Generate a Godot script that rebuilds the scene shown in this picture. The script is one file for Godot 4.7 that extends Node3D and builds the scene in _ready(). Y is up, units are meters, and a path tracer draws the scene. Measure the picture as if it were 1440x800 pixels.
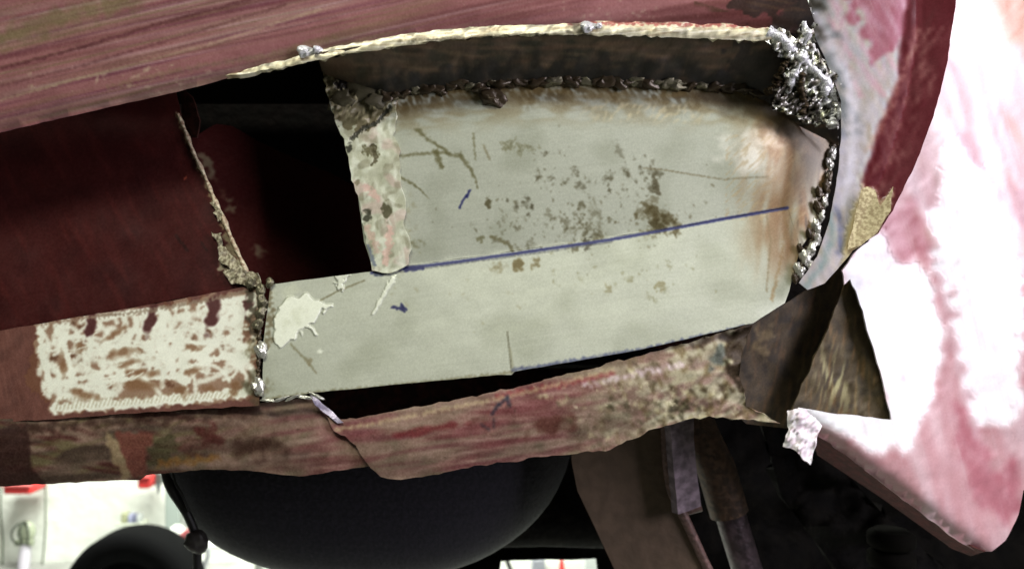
extends Node3D
# A close look at a car sill under repair: welded patch, scraped primer, cut-open sill, workshop behind.

const K := 0.0005625        # metres per sheet unit on the plane z = 0
const D := 0.62             # camera distance from that plane
const EYE := 1.53           # camera height: the car stands on a lift

var nz: FastNoiseLite
var used := {}
var shared := {}

static func W(px: float, py: float, z: float) -> Vector3:
	var f := (D - z) / D
	return Vector3((px - 720.0) * K * f, EYE + (400.0 - py) * K * f, z)

static func ss(a: float, b: float, x: float) -> float:
	var t := clampf((x - a) / (b - a), 0.0, 1.0)
	return t * t * (3.0 - 2.0 * t)

static func along(t: Array, x: float) -> float:      # piecewise linear table [[x, y], ...]
	if x <= t[0][0]: return t[0][1]
	for i in range(1, t.size()):
		if x <= t[i][0]:
			var u: float = (x - t[i - 1][0]) / (t[i][0] - t[i - 1][0])
			return lerpf(t[i - 1][1], t[i][1], u)
	return t[t.size() - 1][1]

static func c8(r: float, g: float, b: float) -> Color:
	return Color(r / 255.0, g / 255.0, b / 255.0)

static func pv(a: Array) -> PackedVector2Array:
	var o := PackedVector2Array()
	for i in range(0, a.size(), 2): o.append(Vector2(a[i], a[i + 1]))
	return o

# ---------------------------------------------------------------- paint: colour, roughness and relief in the sheet's own plane
class Cv:
	var x0: float
	var y0: float
	var w: int
	var h: int
	var s: float
	var c := PackedFloat32Array()
	var hg := PackedFloat32Array()
	var rg := PackedFloat32Array()
	var zf: Callable
	var nz := FastNoiseLite.new()
	func _init(r: Rect2, scale: float, z: Callable, base: Color, rough: float):
		nz.seed = 11; nz.frequency = 1.0; nz.fractal_octaves = 2; nz.noise_type = FastNoiseLite.TYPE_SIMPLEX_SMOOTH
		x0 = r.position.x; y0 = r.position.y; s = scale; zf = z
		w = int(r.size.x * s); h = int(r.size.y * s)
		c.resize(w * h * 3); hg.resize(w * h); rg.resize(w * h)
		rg.fill(rough)
		for i in w * h:
			c[i * 3] = base.r; c[i * 3 + 1] = base.g; c[i * 3 + 2] = base.b
	func q(px: float, py: float) -> Vector2:
		var z: float = zf.call(px, py)
		var f := (D - z) / D
		return Vector2((720.0 + (px - 720.0) * f - x0) * s, (400.0 + (py - 400.0) * f - y0) * s)
	func mixp(i: int, k: Color, a: float, dh: float = 0.0, rough: float = -1.0):
		var j := i * 3
		c[j] += (k.r - c[j]) * a
		c[j + 1] += (k.g - c[j + 1]) * a
		c[j + 2] += (k.b - c[j + 2]) * a
		hg[i] += dh * a
		if rough >= 0.0: rg[i] += (rough - rg[i]) * a
	func mottle(k: Color, size: float, amount: float, off: float, rough: float = -1.0, lo: float = 0.0, hi: float = 0.5):
		var f := 1.0 / (size * s)
		for y in h:
			for x in w:
				var n: float = nz.get_noise_2d(x * f + off, y * f - off)
				if n > lo: mixp(y * w + x, k, amount * minf((n - lo) / (hi - lo), 1.0), 0.0, rough)
	func blur(k: float):                       # feathers the paint's edges
		var im := Image.create_from_data(w, h, false, Image.FORMAT_RGBF, c.to_byte_array())
		im.resize(int(w / k), int(h / k), Image.INTERPOLATE_LANCZOS)
		im.resize(w, h, Image.INTERPOLATE_CUBIC)
		c = im.get_data().to_float32_array()
	func grain(amount: float, seed_: int):
		var r := RandomNumberGenerator.new(); r.seed = seed_
		for i in w * h:
			var d := (r.randf() - 0.5) * amount * 1.7
			c[i * 3] += d; c[i * 3 + 1] += d; c[i * 3 + 2] += d
	func streak(rect: Rect2, deg: float, l: float, wd: float, k: Color, th: float, soft: float, a: float, off: float, mask = null, dh: float = 0.0, rough: float = -1.0):
		var e := Vector2.from_angle(deg_to_rad(deg))
		var xa := maxi(0, int((rect.position.x - x0) * s)); var xb := mini(w, int((rect.end.x - x0) * s))
		var ya := maxi(0, int((rect.position.y - y0) * s)); var yb := mini(h, int((rect.end.y - y0) * s))
		var has: bool = mask != null
		for y in range(ya, yb):
			for x in range(xa, xb):
				var u := (x * e.x + y * e.y) / (l * s); var v := (-x * e.y + y * e.x) / (wd * s)
				var n: float = nz.get_noise_2d(u + off, v + off * 1.7)
				if n > th:
					var t := smoothstep(0.0, 1.0, minf((n - th) / (soft * 1.8), 1.0)) * a
					if has: t *= mask.call(x / s + x0, y / s + y0)
					if t > 0.003: mixp(y * w + x, k, t, dh, rough)
	func stroke(p: Array, width: float, k: Color, a: float, rag: float = 0.35, soft: float = 0.5, taper: float = 0.0, dh: float = 0.0, rough: float = -1.0):
		var g := PackedVector2Array()
		for i in range(0, p.size(), 2): g.append(q(p[i], p[i + 1]))
		var hw := width * 0.5 * s
		var n := g.size() - 1
		for sidx in n:
			var A := g[sidx]; var B := g[sidx + 1]
			var ab := B - A; var ll := maxf(ab.length_squared(), 0.001)
			var xa := maxi(0, int(minf(A.x, B.x) - hw * 1.8)); var xb := mini(w, int(maxf(A.x, B.x) + hw * 1.8) + 2)
			var ya := maxi(0, int(minf(A.y, B.y) - hw * 1.8)); var yb := mini(h, int(maxf(A.y, B.y) + hw * 1.8) + 2)
			for y in range(ya, yb):
				for x in range(xa, xb):
					var P := Vector2(x, y)
					var tt := (P - A).dot(ab) / ll
					if (tt < 0.0 and sidx > 0) or tt > 1.0 and sidx < n - 1: continue
					var t := clampf(tt, 0.0, 1.0)
					var d := P.distance_to(A + ab * t)
					var gl := (sidx + t) / n
					var wd := hw * (1.0 - taper * gl)
					if d > wd * 1.8: continue
					d += rag * wd * nz.get_noise_2d(x / (hw + 3.0) * 0.8, y / (hw + 3.0) * 0.8) * 1.6
					var m := 1.0 - clampf((d - wd * (1.0 - soft)) / maxf(wd * soft, 0.6), 0.0, 1.0)
					if m > 0.0: mixp(y * w + x, k, a * m, dh, rough)
	func blob(px: float, py: float, rx: float, ry: float, deg: float, k: Color, a: float, rag: float = 0.3, soft: float = 0.4, dh: float = 0.0, rough: float = -1.0):
		var C := q(px, py); var e := Vector2.from_angle(deg_to_rad(deg))
		var R := maxf(rx, ry) * s * 1.5
		for y in range(maxi(0, int(C.y - R)), mini(h, int(C.y + R) + 1)):
			for x in range(maxi(0, int(C.x - R)), mini(w, int(C.x + R) + 1)):
				var dd := Vector2(x, y) - C
				var d := Vector2(dd.dot(e) / (rx * s), dd.dot(Vector2(-e.y, e.x)) / (ry * s)).length()
				if d > 1.5: continue
				d += rag * nz.get_noise_2d(x / (R * 0.5 + 2.0) + px, y / (R * 0.5 + 2.0) + py) * 1.5
				var m := 1.0 - clampf((d - (1.0 - soft)) / soft, 0.0, 1.0)
				if m > 0.0: mixp(y * w + x, k, a * m, dh, rough)
	func poly(p: Array, k: Color, a: float, rag: float = 4.0, size: float = 14.0, dh: float = 0.0, rough: float = -1.0):
		var g := PackedVector2Array()
		for i in range(0, p.size(), 2): g.append(q(p[i], p[i + 1]))
		var bb := Rect2(g[0], Vector2.ZERO)
		for v in g: bb = bb.expand(v)
		bb = bb.grow(rag * s)
		for y in range(maxi(0, int(bb.position.y)), mini(h, int(bb.end.y) + 1)):
			for x in range(maxi(0, int(bb.position.x)), mini(w, int(bb.end.x) + 1)):
				var f := 1.0 / (size * s)
				var dx: float = nz.get_noise_2d(x * f, y * f) * rag * s * 1.8
				var dy: float = nz.get_noise_2d(x * f + 31.0, y * f - 17.0) * rag * s * 1.8
				var m := 0.0
				if Geometry2D.is_point_in_polygon(Vector2(x + dx, y + dy), g): m += 0.5
				if Geometry2D.is_point_in_polygon(Vector2(x + dx + 0.8, y + dy + 0.8), g): m += 0.5
				if m > 0.0: mixp(y * w + x, k, a * m, dh, rough)
	func speck(n: int, px: float, py: float, rx: float, ry: float, r0: float, r1: float, k: Color, a: float, seed_: int, stretch: float = 1.5, deg: float = 80.0):
		var r := RandomNumberGenerator.new(); r.seed = seed_
		for i in n:
			var rr := lerpf(r0, r1, pow(r.randf(), 2.0))
			blob(px + r.randfn() * rx * 0.55, py + r.randfn() * ry * 0.55, rr * r.randf_range(1.0, stretch), rr, deg + r.randfn() * 25.0, k, a * r.randf_range(0.4, 1.0), 0.6, 0.7)
	func material(bump: float = 3.0, metal: float = 0.0, spec: float = 0.5, keep: float = 0.6) -> StandardMaterial3D:
		var by := PackedByteArray(); by.resize(w * h * 3)
		for i in w * h * 3: by[i] = int(clampf(c[i], 0.0, 1.0) * 255.0)
		var m := StandardMaterial3D.new()
		var ai := Image.create_from_data(w, h, false, Image.FORMAT_RGB8, by)
		ai.resize(int(w * keep), int(h * keep), Image.INTERPOLATE_TRILINEAR if keep < 0.5 else Image.INTERPOLATE_BILINEAR)
		m.albedo_texture = ImageTexture.create_from_image(ai)
		var rb := PackedByteArray(); rb.resize(w * h)
		for i in w * h: rb[i] = int(clampf(rg[i], 0.02, 1.0) * 255.0)
		m.roughness_texture = ImageTexture.create_from_image(Image.create_from_data(w, h, false, Image.FORMAT_L8, rb))
		m.roughness = 1.0
		var hm := Image.create_from_data(w, h, false, Image.FORMAT_RF, hg.to_byte_array())
		hm.resize(int(w * keep), int(h * keep), Image.INTERPOLATE_BILINEAR)
		hm.bump_map_to_normal_map(bump)
		m.normal_enabled = true
		m.normal_texture = ImageTexture.create_from_image(hm)
		m.metallic = metal
		m.metallic_specular = spec
		m.texture_repeat = false
		return m

# ---------------------------------------------------------------- mesh helpers
func numbered(called: String) -> String:
	if not used.has(called):
		used[called] = 0
		return called
	used[called] += 1
	return "%s_%03d" % [called, used[called]]

func obj(called: String, mesh: Mesh, m: Material, parent: Node = null) -> MeshInstance3D:
	var o := MeshInstance3D.new()
	o.mesh = mesh
	if m: o.material_override = m
	if parent:
		o.name = called
		parent.add_child(o, true)
	else:
		o.name = numbered(called)
		add_child(o, true)
	return o

func thing(called: String, label: String, category: String, at := Vector3.ZERO, group := "") -> Node3D:
	var o := Node3D.new()
	o.name = numbered(called)
	add_child(o, true)
	o.position = at
	tag(o, label, category, group)
	return o

func tag(o: Node, label: String, category: String, group := ""):
	o.set_meta("label", label); o.set_meta("category", category)
	if group: o.set_meta("group", group)

func plain(r: float, g: float, b: float, rough := 0.6, metal := 0.0, bump := 0.0, bsize := 60.0) -> StandardMaterial3D:
	var m := StandardMaterial3D.new()
	m.albedo_color = c8(r, g, b); m.roughness = rough; m.metallic_specular = 0.5 if r > 20 else 0.12; m.metallic = metal
	if bump > 0.0:
		m.normal_enabled = true; m.normal_texture = noise_normal(); m.normal_scale = bump
		m.uv1_triplanar = true; m.uv1_scale = Vector3.ONE * bsize
	return m

func noise_tex(seed_: int, ramp: Gradient) -> ImageTexture:
	var n := FastNoiseLite.new(); n.seed = seed_; n.frequency = 0.02; n.fractal_octaves = 5
	var im := n.get_seamless_image(256, 256)
	im.convert(Image.FORMAT_RGB8)
	for y in 256:
		for x in 256: im.set_pixel(x, y, ramp.sample(im.get_pixel(x, y).r))
	return ImageTexture.create_from_image(im)

func noise_normal() -> Texture2D:
	if not shared.has("nn"):
		var n := FastNoiseLite.new(); n.seed = 5; n.frequency = 0.03; n.fractal_octaves = 4
		var im := n.get_seamless_image(256, 256)
		im.bump_map_to_normal_map(6.0)
		shared["nn"] = ImageTexture.create_from_image(im)
	return shared["nn"]

func mottled(a: Color, b: Color, seed_: int, rough: float, metal: float, size: float, bump := 0.6) -> StandardMaterial3D:
	var g := Gradient.new(); g.set_color(0, a); g.set_color(1, b); g.set_offset(0, 0.3); g.set_offset(1, 0.7)
	var m := StandardMaterial3D.new()
	m.albedo_texture = noise_tex(seed_, g); m.roughness = rough; m.metallic = metal
	m.uv1_triplanar = true; m.uv1_scale = Vector3.ONE * size
	m.normal_enabled = true; m.normal_texture = noise_normal(); m.normal_scale = bump
	if a.r < 0.3: m.metallic_specular = 0.2
	return m

# an outline with ragged edges
func rough(p: PackedVector2Array, step: float, amp: float, off: float, sharp := 0.35) -> PackedVector2Array:
	var o := PackedVector2Array()
	for i in p.size():
		var a := p[i]; var b := p[(i + 1) % p.size()]
		var n := maxi(1, int(a.distance_to(b) / step))
		for k in n:
			var v := a.lerp(b, float(k) / n)
			o.append(v + Vector2(nz.get_noise_2d(v.x * 0.03 + off, v.y * 0.03), nz.get_noise_2d(v.x * 0.03, v.y * 0.03 + off + 40.0)) * amp + Vector2(nz.get_noise_2d(v.x * 0.2 + off, v.y * 0.2), nz.get_noise_2d(v.x * 0.2, v.y * 0.2 - off)) * amp * sharp)
	return o

func nrm(px: float, py: float, zf: Callable) -> Vector3:
	var p := W(px, py, zf.call(px, py))
	var n := (W(px, py + 1.0, zf.call(px, py + 1.0)) - p).cross(W(px + 1.0, py, zf.call(px + 1.0, py)) - p).normalized()
	return n if n.dot(Vector3(0, EYE, D) - p) > 0.0 else -n

# a sheet of metal: outline, height over the plane, thickness
func sheet(pg: PackedVector2Array, zf: Callable, cell: float, thick: float, cv: Cv = null) -> ArrayMesh:
	var V := PackedVector3Array(); var N := PackedVector3Array(); var U := PackedVector2Array()
	var bb := Rect2(pg[0], Vector2.ZERO)
	for v in pg: bb = bb.expand(v)
	var nx := int(ceil(bb.size.x / cell)); var ny := int(ceil(bb.size.y / cell))
	var cache := {}
	for j in ny:
		for i in nx:
			var a := bb.position + Vector2(i, j) * cell
			for piece in Geometry2D.intersect_polygons(PackedVector2Array([a, a + Vector2(cell, 0), a + Vector2(cell, cell), a + Vector2(0, cell)]), pg):
				if piece.size() < 3: continue
				var idx := Geometry2D.triangulate_polygon(piece)
				for t in range(0, idx.size(), 3):
					var tri := [piece[idx[t]], piece[idx[t + 1]], piece[idx[t + 2]]]
					var cr: float = (tri[1] - tri[0]).cross(tri[2] - tri[0])
					if absf(cr) < 0.001: continue
					if cr < 0.0: tri = [tri[0], tri[2], tri[1]]
					var f := []
					for v in tri:
						var key := Vector2i(int(round(v.x * 20.0)), int(round(v.y * 20.0)))
						if not cache.has(key):
							var z: float = zf.call(v.x, v.y)
							var uv := Vector2.ZERO
							if cv:
								var e := (D - z) / D
								uv = Vector2((720.0 + (v.x - 720.0) * e - cv.x0) * cv.s / cv.w, (400.0 + (v.y - 400.0) * e - cv.y0) * cv.s / cv.h)
							cache[key] = [W(v.x, v.y, z), nrm(v.x, v.y, zf), uv]
						f.append(cache[key])
					for r in f: V.append(r[0]); N.append(r[1]); U.append(r[2])
					for k in [0, 2, 1]: V.append(f[k][0] - f[k][1] * thick); N.append(-f[k][1]); U.append(f[k][2])
	var turn := -1.0 if Geometry2D.is_polygon_clockwise(pg) else 1.0
	for i in pg.size():
		var a := pg[i]; var b := pg[(i + 1) % pg.size()]
		var n := maxi(1, int(a.distance_to(b) / cell))
		for k in n:
			var e := [a.lerp(b, float(k) / n), a.lerp(b, float(k + 1) / n)]
			var pt := []; var nn := []; var uv := []
			for v in e:
				var z: float = zf.call(v.x, v.y)
				pt.append(W(v.x, v.y, z)); nn.append(nrm(v.x, v.y, zf))
				if cv:
					var q := (D - z) / D
					uv.append(Vector2((720.0 + (v.x - 720.0) * q - cv.x0) * cv.s / cv.w, (400.0 + (v.y - 400.0) * q - cv.y0) * cv.s / cv.h))
				else: uv.append(Vector2.ZERO)
			var out: Vector3 = (pt[1] - pt[0]).cross(nn[0]).normalized()
			var quad := [[pt[0], uv[0]], [pt[1], uv[1]], [pt[1] - nn[1] * thick, uv[1]], [pt[0] - nn[0] * thick, uv[0]]]
			# outward side by the polygon's turn
			var mid: Vector2 = (e[0] + e[1]) * 0.5; var d2: Vector2 = (e[1] - e[0]).normalized()
			var inside := Geometry2D.is_point_in_polygon(mid + Vector2(-d2.y, d2.x) * 0.3, pg)
			var right := Vector3(-d2.y, -(d2.x), 0) * (-1.0 if inside else 1.0)
			if out.dot(right) < 0.0: out = -out
			var fw: Vector3 = (quad[1][0] - quad[0][0]).cross(quad[2][0] - quad[0][0])
			var order := [0, 2, 1, 0, 3, 2] if fw.dot(out) > 0.0 else [0, 1, 2, 0, 2, 3]
			for o in order: V.append(quad[o][0]); N.append(out); U.append(quad[o][1])
	return commit(V, N, U)

func commit(V: PackedVector3Array, N: PackedVector3Array, U: PackedVector2Array) -> ArrayMesh:
	var st := SurfaceTool.new()
	st.begin(Mesh.PRIMITIVE_TRIANGLES)
	for i in V.size():
		st.set_normal(N[i]); st.set_uv(U[i]); st.add_vertex(V[i])
	st.index()
	st.generate_tangents()
	return st.commit()

# rings of points -> skin, capped
func skin(rings: Array, closed := true, caps := true) -> ArrayMesh:
	var st := SurfaceTool.new(); st.begin(Mesh.PRIMITIVE_TRIANGLES); st.set_smooth_group(0)
	var n: int = rings[0].size()
	for r in rings.size() - 1:
		for i in (n if closed else n - 1):
			var a: Vector3 = rings[r][i]; var b: Vector3 = rings[r][(i + 1) % n]; var c: Vector3 = rings[r + 1][(i + 1) % n]; var d: Vector3 = rings[r + 1][i]
			for v in [a, c, b, a, d, c]: st.add_vertex(v)
	if caps:
		st.set_smooth_group(-1)
		for e in 2:
			var ring: Array = rings[0] if e == 0 else rings[rings.size() - 1]
			var m := Vector3.ZERO
			for v in ring: m += v
			m /= n
			for i in n:
				for v in ([m, ring[i], ring[(i + 1) % n]] if e == 0 else [m, ring[(i + 1) % n], ring[i]]): st.add_vertex(v)
	st.index(); st.generate_normals()
	return st.commit()

func tube(p: Array, r: Array, sides := 10) -> ArrayMesh:
	var rings := []
	var up := Vector3(0.13, 0.2, 1.0).normalized()
	for i in p.size():
		var t: Vector3 = (p[mini(i + 1, p.size() - 1)] - p[maxi(i - 1, 0)]).normalized()
		var s := t.cross(up).normalized(); var u := s.cross(t)
		var ring := []
		var rr: float = r[mini(i, r.size() - 1)]
		for k in sides: ring.append(p[i] + (s * cos(TAU * k / sides) + u * sin(TAU * k / sides)) * rr)
		rings.append(ring)
	return skin(rings)

func curve(p: Array, n: int) -> Array:       # smooth curve through points
	var cu := Curve3D.new()
	for i in p.size():
		var t: Vector3 = (p[mini(i + 1, p.size() - 1)] - p[maxi(i - 1, 0)]) / 6.0
		cu.add_point(p[i], -t, t)
	var o := []
	for i in n: o.append(cu.sample_baked(cu.get_baked_length() * i / (n - 1)))
	return o

# a block with rounded long edges: outline in metres (x, y), extruded along z about its middle
func block(w: float, h: float, d: float, ch: float) -> ArrayMesh:
	var rings := []
	for e in [[-1.0, ch], [-1.0 + 2.0 * ch / d, 0.0], [1.0 - 2.0 * ch / d, 0.0], [1.0, ch]]:
		var ring := []
		var a: float = w * 0.5 - e[1]; var b: float = h * 0.5 - e[1]
		for v in [[-a + ch, -b], [a - ch, -b], [a, -b + ch], [a, b - ch], [a - ch, b], [-a + ch, b], [-a, b - ch], [-a, -b + ch]]: ring.append(Vector3(v[0], v[1], -e[0] * d * 0.5))
		rings.append(ring)
	return skin(rings)

func bumpy(m: ArrayMesh, amp: float, freq: float) -> ArrayMesh:      # the same skin, cast uneven
	var md := MeshDataTool.new(); md.create_from_surface(m, 0)
	for i in md.get_vertex_count():
		var v := md.get_vertex(i)
		md.set_vertex(i, v + md.get_vertex_normal(i) * amp * (nz.get_noise_3d(v.x * freq, v.y * freq, v.z * freq) + 0.4))
	var o := ArrayMesh.new(); md.commit_to_surface(o)
	var st := SurfaceTool.new(); st.create_from(o, 0); st.generate_normals()
	return st.commit()

func lump(seed_: int, amp: float, freq: float) -> ArrayMesh:      # an uneven blob of molten metal about 1 across
	var rings := []
	for j in 12:
		var t := PI * (j + 0.1) / 11.2
		var ring := []
		for i in 16:
			var v := Vector3(cos(TAU * i / 16.0) * sin(t), sin(TAU * i / 16.0) * sin(t), cos(t))
			var n := nz.get_noise_3d(v.x * freq * 0.5 + seed_ * 7.0, v.y * freq * 0.5, v.z * freq * 0.5) + 0.35 * nz.get_noise_3d(v.x * freq * 1.6 - seed_ * 3.0, v.y * freq * 1.6, v.z * freq * 1.6)
			ring.append(v * 0.5 * (1.0 + amp * n))
		rings.append(ring)
	return skin(rings)

# ================================================================ the scene
var sill_lip := [[-200, 236], [0, 186], [120, 158], [250, 129], [330, 107], [450, 75], [560, 54], [700, 43], [850, 38], [1000, 38], [1085, 42], [1160, 60]]
var weld_top := [[440, 98], [500, 122], [545, 134], [640, 122], [800, 114], [950, 118], [1050, 126], [1100, 150], [1190, 195]]
var fold := [[-200, 500], [0, 464], [200, 430], [350, 402], [525, 381], [720, 353], [935, 322], [1105, 293], [1300, 262]]
var flange_top := [[-200, 604], [0, 591], [70, 588], [365, 568], [440, 560], [475, 592], [560, 578], [720, 546], [900, 500], [1000, 472], [1060, 455], [1150, 420]]

func z_outer(x: float, y: float) -> float:
	var d := along(sill_lip, x) - y
	return 0.036 + d * 0.00010 - 0.004 * exp(-maxf(d, 0.0) / 10.0) + 0.0012 * nz.get_noise_2d(x * 0.006, y * 0.01)
func z_return(x: float, y: float) -> float:
	var a := along(sill_lip, x) + 12.0; var b := along(weld_top, x)
	return lerpf(0.030, -0.002, clampf((y - a) / maxf(b - a, 8.0), -0.2, 1.3)) + 0.002 * nz.get_noise_2d(x * 0.02, y * 0.03)
func z_patch(x: float, y: float) -> float:
	var f := along(fold, x)
	var z := 0.0008 * nz.get_noise_2d(x * 0.005, y * 0.006) - 0.004 * exp(-pow((y - along(weld_top, x)) / 30.0, 2.0))
	z -= 0.010 * pow(maxf(0.0, (x - 1060.0) / 90.0), 2.0)
	z += 0.0035 * exp(-pow((x - 1060.0) / 50.0, 2.0) - pow((y - 215.0) / 55.0, 2.0))
	if y > f: z += (y - f) * 0.00016
	return z
func z_strip(x: float, y: float) -> float:
	return -0.0008 + maxf(0.0, y - along(fold, x)) * 0.00016 + 0.0008 * nz.get_noise_2d(x * 0.012, y * 0.012)
func z_inner(x: float, y: float) -> float:
	var f := along(fold, x)
	return -0.0012 - maxf(0.0, f - y) * 0.00009 + 0.0018 * nz.get_noise_2d(x * 0.006 + 3.0, y * 0.006)
func z_brace(x: float, y: float) -> float:
	var lumpy := 1.0 - ss(120.0, 190.0, y)
	return z_patch(x, y) + 0.0022 + 0.0007 * nz.get_noise_2d(x * 0.04, y * 0.03) + lumpy * 0.008 * nz.get_noise_2d(x * 0.04 + 9.0, y * 0.045)
func z_flange(x: float, y: float) -> float:
	var d := y - along(flange_top, x)
	return 0.023 + 0.00003 * d + 0.004 * sin(clampf(d / 90.0, -0.2, 1.2) * PI) + 0.0016 * nz.get_noise_2d(x * 0.012, y * 0.02) - 0.008 * ss(880.0, 1080.0, x) + ss(900.0, 1040.0, x) * 0.004 * nz.get_noise_2d(x * 0.03, y * 0.03)
func z_arch(x: float, y: float) -> float:
	var cx := 1292.0 - 55.0 * pow(y / 260.0, 2.0)
	var z := 0.034 - 0.016 * pow(maxf(0.0, cx - x) / 130.0, 1.5)
	if x > cx: z += 0.009 * minf((x - cx) / 60.0, 1.2)
	return z + 0.0007 * nz.get_noise_2d(x * 0.012, y * 0.006)
func z_wing(x: float, y: float) -> float:
	var z := -0.008 - (x - 1190.0) * 0.00010
	z += 0.005 * sin((x - 1200.0) * 0.021 - (y - 100.0) * 0.010) * ss(1230.0, 1330.0, x)
	z += 0.0015 * nz.get_noise_2d(x * 0.012, y * 0.012)
	var e := edge_gap(x, y)
	return z - 0.012 * pow(1.0 - clampf(e / 26.0, 0.0, 1.0), 2.0)
func edge_gap(x: float, y: float) -> float:       # distance up from the wing's rolled lower edge
	var A := Vector2(1150, 610); var B := Vector2(1372, 776)
	var d := (B - A).normalized()
	return (Vector2(x, y) - A).dot(Vector2(d.y, -d.x))
func z_rust(x: float, y: float) -> float:
	var cx := 1196.0 - (y - 400.0) * 0.33
	var d := x - cx
	return -0.050 + (absf(d) * (0.00032 if d < 0 else 0.00016)) + 0.003 * nz.get_noise_2d(x * 0.02, y * 0.015) - ss(1190, 1260, x) * 0.006

func _ready():
	nz = FastNoiseLite.new(); nz.seed = 11; nz.frequency = 1.0; nz.fractal_octaves = 4; nz.noise_type = FastNoiseLite.TYPE_SIMPLEX_SMOOTH
	# camera, surroundings, lamps
	var cam := Camera3D.new(); cam.name = "camera"
	add_child(cam)
	cam.position = Vector3(0, EYE, D); cam.fov = 2.0 * rad_to_deg(atan(400.0 * K / D)); cam.near = 0.02; cam.far = 60.0
	var glass := CameraAttributesPhysical.new()
	glass.frustum_focal_length = 12.0 / (400.0 * K / D); glass.frustum_focus_distance = 0.54; glass.exposure_aperture = 9.0
	glass.frustum_near = 0.02; glass.frustum_far = 60.0
	cam.attributes = glass
	cam.fov = 2.0 * rad_to_deg(atan(400.0 * K / D)); cam.near = 0.02; cam.far = 60.0
	cam.current = true
	var we := WorldEnvironment.new(); we.name = "surroundings"
	var env := Environment.new()
	env.background_mode = Environment.BG_COLOR
	env.background_color = Color(0.55, 0.56, 0.52)
	env.background_energy_multiplier = 0.14
	env.tonemap_mode = Environment.TONE_MAPPER_LINEAR
	env.tonemap_exposure = 1.07
	env.sdfgi_enabled = true; env.ssao_enabled = true; env.ssil_enabled = true
	we.environment = env
	add_child(we)
	lamp("work_lamp", Vector3(0.85, EYE + 0.30, 0.42), Vector3(0.22, EYE, 0.0), Vector2(0.4, 0.6), Color(0.97, 0.95, 1.0), 1.05)
	lamp("ceiling_lamp", Vector3(-0.3, EYE + 1.7, 1.2), Vector3(0, EYE, 0), Vector2(1.3, 0.35), Color(1.0, 1.0, 0.93), 3.45)
	lamp("back_lamp", Vector3(-0.6, 3.3, -2.3), Vector3(-0.7, 0.9, -3.7), Vector2(2.4, 0.4), Color(0.98, 1.0, 0.95), 44.0)
	build_workshop()
	build_underside()
	build_body()
	build_patch()

func lamp(called: String, at: Vector3, to: Vector3, size: Vector2, col: Color, e: float):
	var l := AreaLight3D.new()
	l.name = called
	add_child(l)
	l.area_size = size; l.area_normalize_energy = true
	l.light_color = col; l.light_energy = e; l.shadow_enabled = true
	l.area_range = 12.0; l.area_attenuation = 2.0
	l.look_at_from_position(at, to, Vector3.UP if absf((to - at).normalized().y) < 0.95 else Vector3.RIGHT)

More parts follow.
